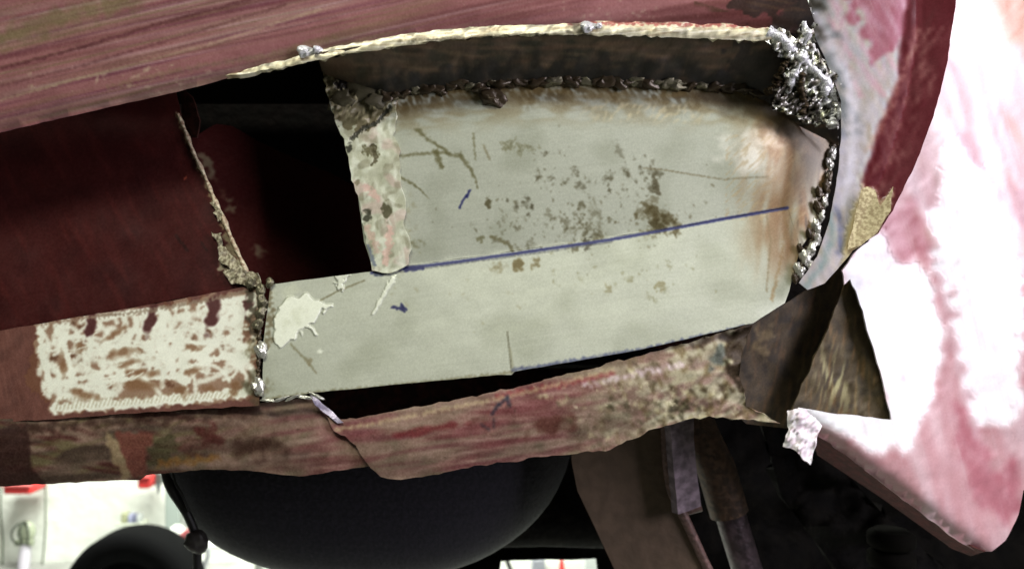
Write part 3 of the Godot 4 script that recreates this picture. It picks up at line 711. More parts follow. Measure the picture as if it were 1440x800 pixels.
	obj("torn_tongue", sheet(rough(pv([1108, 576, 1126, 572, 1146, 580, 1160, 594, 1152, 612, 1146, 634, 1140, 654, 1128, 642, 1118, 632, 1102, 630, 1108, 604]), 5, 3.2, 2.0, 0.8), zt, 4, 0.0012), mottled(c8(250, 248, 250), c8(214, 196, 204), 45, 0.5, 0.0, 20.0, 0.1), wing)
	# rusty inner arch seen through the cut
	var uv := Cv.new(Rect2(980, 360, 330, 290), 1.0, z_rust, c8(62, 50, 32), 0.8)
	uv.mottle(c8(42, 34, 24), 34, 0.9, 7.0)
	uv.streak(Rect2(980, 360, 330, 290), 100, 70, 10, c8(94, 68, 42), 0.1, 0.3, 0.6, 6.0)
	uv.blob(1192, 540, 30, 44, 20, c8(150, 146, 104), 0.7, 1.1, 0.9); uv.blob(1214, 500, 10, 60, 4, c8(134, 100, 52), 0.7, 0.9, 0.8)
	uv.blob(1076, 480, 18, 26, 20, c8(116, 100, 70), 0.7, 0.9, 0.9)
	uv.streak(Rect2(1130, 440, 150, 160), 105, 60, 7, c8(150, 144, 100), -0.05, 0.3, 0.8, 14.0, func(x, y): return exp(-pow((x - 1192.0) / 34.0, 2.0) - pow((y - 536.0) / 40.0, 2.0)))
	uv.blur(3.0)
	uv.grain(0.05, 10)
	var inner_arch := obj("inner_arch", sheet(pv([1000, 478, 1060, 452, 1110, 424, 1150, 398, 1186, 366, 1216, 350, 1280, 420, 1290, 610, 1120, 604, 1050, 596, 1010, 560]), z_rust, 9, 0.0014, uv), uv.material(5.0), car)
	var zq := func(x, y): return -0.024 + (1255.0 - x) * 0.00007 + 0.003 * sin((x + y * 0.3) * 0.05) + 0.002 * nz.get_noise_2d(x * 0.03, y * 0.02)
	var qv := Cv.new(Rect2(1090, 370, 190, 240), 1.2, zq, c8(74, 62, 40), 0.75)
	qv.mottle(c8(50, 42, 28), 40, 0.8, 5.0)
	qv.streak(Rect2(1090, 370, 190, 240), 96, 80, 12, c8(122, 92, 54), 0.05, 0.4, 0.7, 3.0)
	qv.streak(Rect2(1090, 370, 190, 240), 102, 60, 9, c8(178, 174, 128), -0.2, 0.4, 0.9, 6.0, func(x, y): return exp(-pow((x - 1188.0 - (y - 540.0) * 0.3) / 26.0, 2.0) - pow((y - 536.0) / 44.0, 2.0)))
	qv.blur(2.0)
	qv.grain(0.05, 21)
	obj("torn_flap", sheet(rough(pv([1112, 580, 1138, 522, 1166, 460, 1190, 394, 1206, 404, 1226, 470, 1246, 540, 1264, 606, 1190, 600]), 7, 2.0, 4.0, 0.6), zq, 7, 0.0016, qv), qv.material(1.5), inner_arch)
	# weld along the arch and slag at the corner: lumps of metal
	var silver := mottled(c8(250, 250, 254), c8(150, 150, 150), 51, 0.3, 0.25, 120.0, 0.5)
	var burnt := mottled(c8(70, 58, 42), c8(30, 26, 20), 52, 0.45, 0.5, 120.0, 0.9)
	var zc := func(x, y): return lerpf(0.034, 0.012, ss(40, 180, y)) + 0.006 * absf(nz.get_noise_2d(x * 0.035, y * 0.03 + 3.0)) + 0.004 * nz.get_noise_2d(x * 0.12, y * 0.1)
	var kv := Cv.new(Rect2(1040, 0, 180, 210), 1.6, zc, c8(120, 116, 100), 0.35)
	kv.mottle(c8(60, 52, 40), 16, 0.9, 4.0, -1, 0.1, 0.4); kv.mottle(c8(240, 240, 236), 14, 0.98, 11.0, 0.15, -0.25, 0.05); kv.mottle(c8(170, 176, 130), 20, 0.5, 19.0, -1, 0.2, 0.5)
	kv.poly([1080, 100, 1130, 110, 1180, 190, 1120, 165, 1070, 140], c8(44, 38, 30), 0.8, 8)
	var crust := obj("slag_crust", sheet(rough(pv([1076, 44, 1100, 46, 1116, 58, 1126, 46, 1124, 22, 1138, 14, 1146, 40, 1150, 74, 1168, 96, 1184, 120, 1188, 160, 1172, 178, 1140, 176, 1112, 160, 1086, 148, 1092, 130, 1104, 110, 1112, 92, 1094, 76, 1080, 60]), 5, 5.0, 3.0, 0.8), zc, 4, 0.003, kv), kv.material(2.0, 0.4, 0.8, 0.8), car)
	var lumps := []
	for i in 5: lumps.append(lump(i, 1.0, 2.0))
	var rn := RandomNumberGenerator.new(); rn.seed = 21
	for run in [[[1080, 46, 1098, 53, 1110, 66, 1126, 76, 1138, 92, 1152, 104, 1168, 124, 1180, 148, 1186, 166], 0.0045, 0], [[1135, 20, 1130, 34, 1136, 50, 1130, 72, 1124, 92, 1114, 110, 1108, 130], 0.0037, 0], [[1128, 100, 1126, 124, 1132, 148, 1128, 162], 0.0032, 1], [[1160, 118, 1162, 140, 1170, 158, 1172, 180], 0.0036, 0], [[1096, 108, 1090, 124, 1078, 130], 0.0029, 1], [[1110, 82, 1100, 96, 1096, 112], 0.0025, 1]]:
		var sp := []
		for i in range(0, run[0].size(), 2): sp.append(W(run[0][i], run[0][i + 1], zc.call(run[0][i], run[0][i + 1]) - 0.0012))
		var sr := []
		for i in 60: sr.append(run[1] * (0.95 + 0.9 * nz.get_noise_2d(i * 0.12, run[1] * 9000.0)))
		obj("slag_ridge", bumpy(tube(curve(sp, 60), sr, 12), 0.0009, 150.0), silver if run[2] == 0 else burnt, crust)
	for b in [[430, 73, 20, 0], [446, 70, 14, 0], [828, 39, 20, 0], [843, 36, 10, 0]]:
		var o := obj("weld_slag", lumps[rn.randi() % 5], silver, outer)
		o.transform = Transform3D(Basis.from_euler(Vector3(rn.randf(), rn.randf(), 0.2)) * Basis.from_scale(Vector3(1.1, 0.8, 0.6) * b[2] * K), W(b[0], b[1], 0.036))

# ---------------------------------------------------------------- the new steel
func build_patch():
	var patch := thing("repair_patch", "bare grey folded steel patch welded into the sill, with blue marker line", "steel patch")
	var r := Rect2(340, 90, 880, 500)
	var cv := Cv.new(r, 1.3, z_patch, c8(182, 186, 170), 0.4)
	cv.mottle(c8(162, 166, 148), 120, 0.7, 3.0)
	cv.mottle(c8(190, 194, 180), 90, 0.25, 8.0)
	cv.streak(r, -9, 300, 3, c8(206, 208, 196), 0.05, 0.4, 0.16, 5.0); cv.streak(r, -7, 240, 4, c8(150, 152, 134), 0.1, 0.4, 0.14, 105.0)
	# heat and soot along the welds
	var t := []
	for p in weld_top: t.append([p[0], p[1]])
	var topband := func(x, y): return (1.0 - ss(0.0, 34.0, y - along(t, x) + 6.0 * nz.get_noise_2d(x * 0.03, y * 0.03)))
	cv.streak(r, 60, 20, 10, c8(96, 80, 50), -0.6, 0.5, 0.95, 11.0, func(x, y): return 1.0 - ss(4.0, 40.0, y - along(t, x) + 14.0 * nz.get_noise_2d(x * 0.015, 3.0)))
	cv.streak(r, 0, 60, 20, c8(128, 108, 66), -0.5, 0.5, 0.6, 17.0, func(x, y): return 1.0 - ss(20.0, 74.0, y - along(t, x)))
	cv.streak(r, -50, 22, 9, c8(214, 204, 168), -0.1, 0.4, 0.6, 19.0, func(x, y): return ss(800, 850, x) * (1.0 - ss(960, 1020, x)) * ss(20.0, 30.0, y - along(t, x)) * (1.0 - ss(44.0, 62.0, y - along(t, x))))
	cv.streak(r, 100, 90, 26, c8(138, 102, 64), -0.7, 0.6, 0.95, 29.0, func(x, y): return ss(1020, 1120, x + 0.25 * (210 - absf(y - 250)) * 0.2) * (1.0 - ss(340, 420, y)))
	cv.streak(r, 95, 60, 12, c8(84, 70, 52), -0.1, 0.4, 0.8, 33.0, func(x, y): return ss(1096, 1140, x) * (1.0 - ss(330, 400, y)))
	cv.streak(r, 30, 40, 8, c8(96, 84, 62), -0.3, 0.4, 0.85, 39.0, func(x, y): return ss(980, 1120, x) * (1.0 - ss(10.0, 56.0, y - along(t, x))))
	cv.stroke([1100, 280, 1106, 320, 1098, 366, 1086, 420], 7, c8(140, 112, 66), 0.6, 0.6, 0.9); cv.stroke([1078, 300, 1084, 340, 1078, 410], 3, c8(124, 112, 80), 0.6, 0.6)
	cv.blob(1050, 215, 40, 34, 30, c8(236, 234, 222), 0.8, 0.5, 0.8); cv.blob(1084, 196, 26, 22, 30, c8(238, 232, 216), 0.6, 0.6, 0.9)
	cv.streak(Rect2(1020, 190, 120, 120), -45, 30, 6, c8(180, 160, 120), 0.1, 0.2, 0.5, 3.0)
	cv.blob(1104, 250, 60, 130, 8, c8(142, 112, 76), 0.55, 0.4, 0.95); cv.blob(1144, 240, 28, 110, 10, c8(88, 78, 60), 0.9, 0.4, 0.9); cv.stroke([990, 136, 1050, 150, 1100, 170, 1150, 206], 44, c8(96, 82, 60), 0.8, 0.4, 0.9)
	cv.blur(1.6)
	# smears of dirt
	var dirt := c8(92, 88, 52)
	cv.stroke([586, 182, 600, 194, 618, 206, 630, 214], 9, dirt, 0.7, 0.5, 0.8, 0.3)
	cv.stroke([556, 220, 590, 216, 620, 214, 648, 220], 7, dirt, 0.6, 0.5, 0.8); cv.stroke([646, 216, 660, 236, 668, 250, 671, 264], 9, dirt, 0.65, 0.5, 0.8, 0.6)
	cv.stroke([612, 212, 616, 224, 620, 234], 9, dirt, 0.75, 0.4, 0.6); cv.stroke([560, 248, 580, 258, 592, 268, 602, 278], 6, dirt, 0.65, 0.5, 0.7, 0.7)
	cv.stroke([665, 188, 668, 224], 4, c8(108, 104, 70), 0.6, 0.6, 0.7); cv.stroke([680, 204, 688, 224], 5, c8(130, 124, 94), 0.6)
	cv.speck(16, 740, 208, 34, 7, 2, 6, dirt, 0.5, 3, 2.0, 0)
	cv.blob(686, 284, 5, 9, 5, c8(84, 78, 50), 0.85, 0.4); cv.speck(16, 738, 288, 26, 10, 2, 5, c8(80, 76, 56), 0.75, 7, 2.4, 85)
	cv.speck(26, 800, 250, 70, 26, 1.2, 5, c8(90, 86, 64), 0.65, 9, 2.0, -50); cv.speck(44, 885, 258, 50, 30, 1.2, 7, c8(84, 80, 58), 0.7, 10, 2.2, 70)
	cv.speck(40, 820, 320, 30, 26, 2, 8, c8(80, 74, 48), 0.7, 12, 2.0, 80); cv.speck(44, 925, 308, 34, 24, 2, 9, c8(76, 66, 36), 0.8, 14, 2.0, 75)
	cv.speck(40, 740, 320, 70, 24, 1.5, 6, c8(96, 92, 68), 0.6, 16, 2.0, 75); cv.speck(130, 840, 300, 170, 70, 0.8, 2.6, c8(96, 90, 64), 0.6, 18, 2.0, 70)
	cv.stroke([690, 332, 706, 338, 718, 346, 724, 356], 8, c8(104, 98, 66), 0.7, 0.6, 0.7); cv.blob(676, 336, 7, 5, 0, dirt, 0.6, 0.6); cv.blob(585, 342, 10, 7, 0, dirt, 0.45, 0.7, 0.8)
	cv.stroke([918, 240, 922, 258, 924, 272], 10, c8(84, 78, 56), 0.8, 0.8, 0.7); cv.stroke([906, 236, 930, 238, 980, 246, 1018, 252, 1080, 248], 3, c8(120, 112, 84), 0.65, 0.6, 0.7)
	cv.blob(930, 318, 20, 12, -10, c8(72, 64, 36), 0.85, 0.8, 0.6); cv.blob(826, 342, 7, 10, 0, c8(70, 66, 52), 0.8, 0.6)
	cv.blob(729, 372, 9, 13, -8, c8(98, 84, 46), 0.85, 0.4, 0.5); cv.blob(754, 370, 7, 10, 20, c8(102, 90, 54), 0.7, 0.6, 0.6); cv.blob(700, 376, 12, 9, 0, c8(126, 118, 86), 0.7, 0.5, 0.8)
	cv.speck(30, 860, 392, 160, 26, 1.2, 5, c8(122, 118, 84), 0.55, 22, 2.0, 80); cv.blob(928, 402, 9, 8, 0, c8(124, 116, 78), 0.6, 0.6); cv.blob(855, 406, 5, 8, 0, c8(130, 124, 90), 0.6, 0.6)
	cv.speck(26, 640, 420, 160, 60, 1.2, 4, c8(142, 136, 104), 0.4, 24, 2.0, 60)
	cv.speck(60, 560, 330, 26, 50, 1.5, 5, c8(140, 132, 96), 0.4, 25, 2.0, 60)
	# scribe and marker
	var ink := c8(38, 42, 96)
	cv.stroke([522, 383, 640, 368, 760, 351, 850, 338, 935, 323, 1020, 307, 1108, 292], 5.6, ink, 0.9, 0.12, 0.5)
	cv.stroke([530, 386, 640, 371, 760, 355, 860, 340], 3.0, c8(60, 62, 70), 0.55, 0.5, 0.8)
	cv.stroke([570, 378, 592, 376], 9, c8(30, 32, 84), 0.9, 0.3, 0.4); cv.stroke([528, 386, 546, 382], 8, c8(40, 46, 74), 0.8, 0.5, 0.5)
	cv.stroke([646, 292, 650, 282, 656, 274], 3.6, ink, 0.9, 0.3, 0.5); cv.stroke([656, 276, 660, 268], 5.0, ink, 0.9, 0.3, 0.5)
	cv.stroke([552, 432, 570, 434], 6, c8(28, 30, 78), 0.9, 0.4, 0.4); cv.stroke([564, 428, 568, 437], 5, c8(28, 30, 78), 0.9, 0.4, 0.4)
	cv.stroke([408, 484, 428, 504, 444, 524], 4, c8(130, 126, 98), 0.7, 0.5); cv.blob(434, 508, 6, 5, 40, c8(130, 122, 92), 0.7)
	cv.stroke([450, 422, 476, 408, 512, 394], 2.6, c8(110, 104, 76), 0.8, 0.4)
	cv.stroke([713, 466, 716, 494, 719, 524], 2.2, c8(92, 90, 70), 0.9, 0.3); cv.stroke([717, 490, 722, 524], 4, c8(150, 150, 126), 0.8)
	cv.stroke([722, 520, 800, 508, 900, 492, 1000, 470, 1060, 456], 8, c8(66, 72, 108), 0.7, 0.5, 0.8)
	# white filler and primer daubs
	var wh := c8(232, 236, 220)
	cv.poly([384, 462, 390, 436, 404, 420, 430, 414, 446, 424, 470, 430, 466, 436, 450, 438, 446, 452, 436, 456, 446, 470, 440, 472, 426, 462, 412, 480, 392, 490, 384, 478], wh, 0.95, 5, 30, 0.6, 0.6)
	cv.blob(414, 450, 20, 12, -40, c8(206, 210, 188), 0.6, 0.6, 0.8); cv.blob(449, 494, 4, 4, 0, wh, 0.9, 0.4)
	cv.poly([470, 386, 492, 384, 484, 398, 482, 414, 474, 404], wh, 0.7, 3, 8, 0.8); cv.stroke([552, 392, 540, 412, 530, 432, 524, 442], 10, wh, 0.8, 0.35, 0.5, 0.5, 0.4)
	cv.blob(400, 410, 26, 10, -8, c8(200, 204, 182), 0.6, 0.6, 0.7); cv.stroke([376, 404, 380, 440, 376, 486], 12, c8(100, 88, 60), 0.7, 0.9, 0.8); cv.blob(372, 545, 10, 16, 0, c8(110, 104, 76), 0.6, 0.6, 0.8)
	cv.stroke([372, 562, 440, 552, 560, 541, 720, 524], 6, c8(120, 114, 84), 0.6, 0.7, 0.8)
	cv.blur(2.2)
	cv.grain(0.05, 11)
	var m := cv.material(2.5, 0.15, 0.5)
	var upper := obj("upper_plate", sheet(rough(pv([500, 118, 545, 134, 640, 122, 800, 114, 950, 118, 1050, 126, 1100, 146, 1140, 168, 1168, 182, 1172, 220, 1164, 270, 1146, 320, 1126, 350, 1108, 291, 935, 322, 720, 353, 525, 381, 512, 340, 498, 240]), 12, 0.8, 2.0, 0.5), z_patch, 9, 0.0014, cv), m, patch)
	var lower := obj("lower_plate", sheet(rough(pv([380, 400, 525, 381.5, 720, 353.5, 935, 322.5, 1108, 291.5, 1126, 350, 1110, 410, 1104, 426, 1060, 454, 900, 492, 724, 522, 719, 527, 700, 527, 560, 540, 440, 552, 368, 562, 370, 480]), 12, 0.8, 3.0, 0.4), z_patch, 9, 0.0014, cv), m, patch)
	# painted strip left at the edge of the opening, scraped and smeared
	var bv := Cv.new(Rect2(420, 60, 200, 360), 1.8, z_brace, c8(186, 188, 164), 0.5)
	bv.mottle(c8(216, 220, 200), 26, 0.9, 3.0); bv.mottle(c8(208, 180, 172), 50, 0.5, 9.0, -1, 0.15, 0.4); bv.mottle(c8(130, 126, 102), 34, 0.5, 15.0, -1, 0.22, 0.4)
	bv.streak(Rect2(420, 60, 200, 360), 80, 60, 16, c8(226, 230, 212), 0.0, 0.4, 0.8, 5.0)
	bv.poly([440, 70, 570, 70, 562, 140, 530, 168, 500, 186, 470, 172], c8(98, 90, 62), 0.85, 8, 16)
	bv.streak(Rect2(420, 60, 200, 130), 110, 20, 9, c8(150, 144, 108), 0.05, 0.2, 0.85, 9.0, func(_x, y): return 1.0 - ss(150, 185, y), 0.5)
	bv.blob(480, 116, 12, 11, 0, c8(22, 18, 12), 0.95, 0.4, 0.4, -3.0); bv.stroke([494, 196, 508, 182, 530, 172, 548, 150], 8, c8(54, 54, 44), 0.9, 0.5, 0.5, 0.3, -2.0); bv.stroke([512, 122, 518, 136, 526, 146], 6, c8(34, 30, 20), 0.9, 0.4, 0.5, 0, -2)
	bv.blob(520, 212, 12, 9, 30, c8(96, 92, 64), 0.9, 0.6, 0.4, -0.6); bv.stroke([524, 206, 528, 224, 522, 232], 9, c8(88, 82, 58), 0.9, 0.5, 0.4, 0.6, -0.6); bv.blob(490, 208, 5, 8, 10, c8(44, 44, 34), 0.9, 0.4)
	bv.blob(542, 298, 8, 15, 0, c8(86, 84, 60), 0.95, 0.4, 0.4, -0.6); bv.blob(516, 304, 7, 12, 0, c8(60, 60, 46), 0.9, 0.5, 0.4, -0.6); bv.blob(502, 256, 5, 5, 0, c8(120, 112, 86), 0.8)
	bv.stroke([512, 262, 530, 276], 12, c8(212, 174, 162), 0.7, 0.6); bv.stroke([548, 320, 546, 350, 540, 368], 12, c8(220, 186, 172), 0.8, 0.5); bv.stroke([516, 320, 530, 350], 12, c8(206, 172, 156), 0.6, 0.6)
	bv.stroke([517, 346, 526, 372], 7, c8(96, 106, 126), 0.7, 0.5)
	bv.blur(1.8)
	bv.grain(0.06, 12)
	var bp := rough(pv([452, 90, 470, 98, 500, 106, 540, 118, 562, 134, 556, 152, 554, 190, 562, 210, 562, 250, 570, 290, 568, 320, 578, 350, 574, 374, 548, 384, 522, 383, 516, 340, 506, 290, 492, 236, 482, 196, 470, 168, 462, 140]), 7, 3.0, 12.0, 0.9)
	var strip := obj("scraped_edge_strip", sheet(bp, z_brace, 5, 0.002, bv), bv.material(1.2, 0.0, 0.45), patch)
	# welds
	var silver := mottled(c8(250, 250, 244), c8(130, 128, 114), 61, 0.24, 0.55, 120.0, 0.5)
	var burnt := mottled(c8(92, 76, 54), c8(38, 32, 24), 62, 0.3, 0.3, 120.0, 0.7)
	var grey := mottled(c8(150, 146, 124), c8(84, 78, 58), 63, 0.4, 0.5, 120.0, 0.9)
	for run in [[[545, 130, 640, 117, 720, 113, 800, 112, 870, 113, 950, 117, 1066, 127, 1100, 146, 1162, 182], 0.0032, burnt], [[1172, 190, 1169, 220, 1164, 262, 1154, 296, 1144, 330, 1132, 364, 1120, 392], 0.0032, burnt], [[1176, 176, 1172, 200, 1170, 226, 1165, 246, 1161, 280, 1154, 306, 1146, 336, 1138, 360, 1124, 388], 0.0030, silver], [[367, 402, 367, 440, 364, 470, 362, 556], 0.0022, burnt]]:
		var rp := []
		for i in range(0, run[0].size(), 2): rp.append(W(run[0][i], run[0][i + 1], z_patch(run[0][i], run[0][i + 1]) - 0.001))
		var rr := []
		for i in 120: rr.append(run[1] * (0.75 + 0.2 * sin(i * 0.9) + 0.6 * nz.get_noise_2d(i * 0.2, 5.0)))
		obj("weld_run", tube(curve(rp, 120), rr, 8), run[2], upper if run[0][0] > 400 else lower)
	var olive := mottled(c8(104, 98, 72), c8(52, 48, 34), 64, 0.6, 0.1, 60.0, 0.8)
	var lumps := []
	for i in 5: lumps.append(lump(i + 20, 0.75, 2.0))
	var rn := RandomNumberGenerator.new(); rn.seed = 8
	for b in [[540, 133, 20], [570, 127, 18], [598, 123, 20], [630, 118, 18], [662, 117, 18], [690, 114, 18], [716, 113, 18], [740, 112, 18], [764, 113, 18], [788, 112, 18], [812, 111, 18], [836, 111, 18], [860, 113, 18], [881, 113, 18], [903, 114, 18], [925, 116, 18], [556, 130, 18], [586, 124, 16], [612, 122, 20], [650, 114, 22], [676, 124, 17], [704, 114, 24], [694, 138, 24], [728, 112, 20], [752, 113, 24], [776, 112, 20], [800, 112, 22], [824, 110, 18], [848, 112, 24], [870, 114, 20], [892, 112, 20], [914, 115, 24], [934, 116, 20], [952, 118, 22], [972, 116, 20], [990, 118, 18], [1008, 120, 20], [1028, 122, 20], [1048, 124, 18], [1066, 128, 20]]:
		weld(upper, lumps, burnt if rn.randf() < 0.72 else grey, b, Vector3(1.6, 1.05, 0.75), 0.0008, rn)
	for b in [[1090, 138, 18], [1108, 150, 20], [1126, 160, 20], [1146, 172, 20], [1160, 180, 18]]: weld(upper, lumps, burnt, b, Vector3(1.2, 0.8, 0.7), 0.0, rn)
	for b in [[1172, 196, 14, 1], [1170, 216, 20, 0], [1166, 230, 16, 0], [1166, 248, 16, 1], [1162, 262, 18, 1], [1152, 270, 16, 1], [1160, 284, 14, 0], [1150, 292, 18, 1], [1156, 304, 14, 0], [1148, 318, 18, 0], [1138, 328, 14, 1], [1150, 338, 16, 0], [1142, 350, 20, 0], [1132, 362, 22, 0], [1126, 350, 14, 1], [1140, 374, 16, 0], [1124, 380, 20, 0], [1118, 392, 14, 1]]:
		weld(upper, lumps, silver if b[3] == 0 else burnt, b, Vector3(0.6, 1.1, 0.45), 0.003, rn)
	for b in [[366, 408, 16, 0], [368, 424, 18, 0], [366, 440, 17, 0], [362, 456, 16, 0], [366, 492, 20, 1], [362, 544, 22, 1], [378, 398, 14, 0], [352, 398, 16, 0]]:
		weld(lower, lumps, grey if b[3] == 0 else silver, b, Vector3(0.8, 1.1, 0.6), 0.002, rn)
	for b in [[478, 142, 30], [506, 128, 34], [532, 146, 28], [545, 132, 22]]: weld(strip, lumps, olive, b, Vector3(1.3, 0.9, 0.25), 0.002, rn)
	for i in 5: weld(lower, lumps, silver, [376 + i * 17, 563 - i * 1.6, 13], Vector3(1.7, 0.35, 0.5), 0.004, rn)

func weld(parent: Node, lumps: Array, m: Material, b: Array, sc: Vector3, dz: float, rn: RandomNumberGenerator):
	var o := obj("weld_bead", lumps[rn.randi() % 5], m, parent)
	var s: float = b[2] * K
	o.transform = Transform3D(Basis.from_euler(Vector3(rn.randf_range(-0.3, 0.3), rn.randf_range(-0.3, 0.3), rn.randf_range(-0.5, 0.5))) * Basis.from_scale(sc * s), W(b[0], b[1], z_patch(b[0], b[1]) + dz))

# ---------------------------------------------------------------- under the car
func build_underside():
	# fuel tank: a rounded black plastic bowl with a grained skin
	var tank := thing("fuel_tank", "rounded black grained plastic fuel tank under the sill", "fuel tank", W(530, 600, -0.25))
	var rings := []
	for j in 25:
		var t := -PI * 0.5 + PI * j / 24.0
		var ring := []
		for i in 56:
			var a := TAU * i / 56.0
			var ca := signf(cos(a)) * pow(absf(cos(a)), 0.86); var sa := signf(sin(a)) * pow(absf(sin(a)), 0.86)
			var ct := pow(maxf(cos(t), 0.0), 0.55); var sx := signf(sin(t)) * pow(absf(sin(t)), 0.7)
			ring.append(Vector3(ca * ct * 0.213 * (1.0 + 0.04 * sin(a * 2.0 + 0.5)), sa * ct * 0.152, -sx * 0.13))
		rings.append(ring)
	var tm := mottled(c8(48, 46, 54), c8(40, 39, 44), 77, 0.6, 0.0, 30.0, 0.7)
	obj("shell", skin(rings, true, false), tm, tank)
	var seam := []
	for i in 61:
		var a := TAU * i / 60.0
		seam.append(Vector3(cos(a) * 0.213, sin(a) * 0.152, -0.02))
	obj("seam", tube(seam, [0.004], 6), tm, tank)
	# suspension arm
	var arm := thing("suspension_arm", "broad dark brown pressed steel arm running down beside the tank", "suspension arm")
	var am := mottled(c8(98, 80, 64), c8(88, 72, 57), 71, 0.7, 0.0, 10.0, 0.2)
	var za := func(x, _y): return -0.10 + 0.00004 * (x - 800.0)
	obj("web", sheet(pv([800, 560, 804, 650, 812, 690, 836, 740, 878, 830, 1012, 830, 988, 790, 962, 730, 942, 690, 936, 650, 934, 560]), za, 18, 0.03), am, arm)
	var ridge := []
	for p in [[936, 600], [938, 650], [944, 690], [964, 730], [990, 788], [1012, 832]]: ridge.append(W(p[0], p[1], -0.092))
	var rm := mottled(c8(128, 98, 92), c8(84, 64, 58), 72, 0.5, 0.1, 30.0)
	obj("rolled_edge", tube(curve(ridge, 24), [0.0045], 8), rm, arm)
	# flat bar
	var bar := obj("flat_bar", sheet(rough(pv([940, 560, 974, 560, 978, 640, 986, 712, 954, 724, 948, 660]), 12, 1.2, 2.0), func(x, y): return -0.075 - 0.0004 * (x - 960), 10, 0.008), mottled(c8(138, 122, 132), c8(88, 76, 82), 73, 0.5, 0.0, 16.0, 0.4))
	tag(bar, "short worn grey flat bar hanging below the flange", "bracket")
	# damper
	var damper := thing("damper", "slanting damper with brown dust tube over a thinner rod", "shock absorber")
	obj("dust_tube", tube([W(968, 560, -0.13), W(985, 610, -0.13), W(1008, 660, -0.13), W(1026, 722, -0.13)], [0.0175, 0.0175, 0.0185, 0.0185], 24), mottled(c8(110, 84, 66), c8(70, 54, 44), 74, 0.55, 0.1, 20.0), damper)
	obj("lower_tube", tube([W(1020, 700, -0.13), W(1036, 752, -0.13), W(1066, 850, -0.13)], [0.0145], 24), mottled(c8(92, 76, 84), c8(60, 50, 54), 75, 0.4, 0.3, 20.0), damper)
	obj("collar", tube([W(964, 716, -0.11), W(985, 710, -0.11)], [0.006], 10), rm, damper)
	# floor of the car, dark
	var floor_ := thing("car_underfloor", "dark underfloor and crossmember behind the tank and arm", "car underfloor")
	var dm := mottled(c8(20, 18, 15), c8(11, 10, 9), 76, 0.85, 0.0, 6.0, 1.0)
	var zu := func(x, y): return -0.50 + 0.02 * sin(y * 0.04) + 0.02 * nz.get_noise_2d(x * 0.01, y * 0.01)
	obj("floor_pan", sheet(pv([300, 540, 1560, 380, 1560, 900, 850, 900, 838, 785, 704, 787, 694, 900, 392, 900, 386, 790, 346, 784]), zu, 30, 0.004), dm, floor_)
	obj("crossmember", tube([W(640, 715, -0.40), W(760, 712, -0.40), W(900, 716, -0.40)], [0.05], 16), dm, floor_)
	obj("side_rail", sheet(pv([1060, 560, 1130, 600, 1240, 720, 1330, 800, 1200, 830, 1100, 700]), func(x, y): return -0.25 + 0.03 * nz.get_noise_2d(x * 0.01, y * 0.012), 20, 0.01), dm, floor_)
	# bump stop in the shadow behind the wing
	var bump := thing("bump_stop", "ribbed dark rubber bump stop in shadow below the wing", "bump stop", W(1254, 790, -0.14))
	for i in 3:
		var ringm := []
		for e in [[-0.009, 0.016], [-0.005, 0.021], [0.005, 0.021], [0.009, 0.016]]: ringm.append(Vector3(0, e[0], 0))
		obj("rib", tube(ringm, [0.016, 0.022, 0.022, 0.016], 20), plain(20, 19, 16, 0.8), bump).position = Vector3(0, 0.022 - i * 0.019, 0)
	# cable that hangs by the tank
	var cable := thing("hanging_cable", "black cable hanging below the flange with a connector lump", "cable")
	var bk := plain(26, 24, 24, 0.5)
	var cp := []
	for p in [[226, 650], [234, 674], [246, 698], [262, 722], [272, 744], [276, 770], [278, 830]]: cp.append(W(p[0], p[1], -0.12))
	obj("sheath", tube(curve(cp, 24), [0.0030, 0.0034, 0.0036, 0.0042, 0.005, 0.005, 0.0046, 0.0042], 10), bk, cable)
	var cp2 := []
	for p in [[240, 656], [246, 680], [256, 696], [266, 720]]: cp2.append(W(p[0], p[1], -0.115))
	obj("thin_wire", tube(curve(cp2, 14), [0.0013], 6), bk, cable)
	var lp := obj("connector", lump(3, 0.35, 1.8), plain(48, 44, 42, 0.45), cable)
	lp.transform = Transform3D(Basis.from_euler(Vector3(0.2, 0.2, 0.4)) * Basis.from_scale(Vector3(0.020, 0.024, 0.016)), W(276, 762, -0.115))
	var w2 := []
	for p in [[266, 655], [273, 680], [280, 694], [290, 702], [300, 700]]: w2.append(W(p[0], p[1], -0.14))
	var tw := obj("thin_wire_loop", tube(curve(w2, 16), [0.0011], 6), bk)
	tag(tw, "thin black wire curling beside the left end of the tank", "wire")

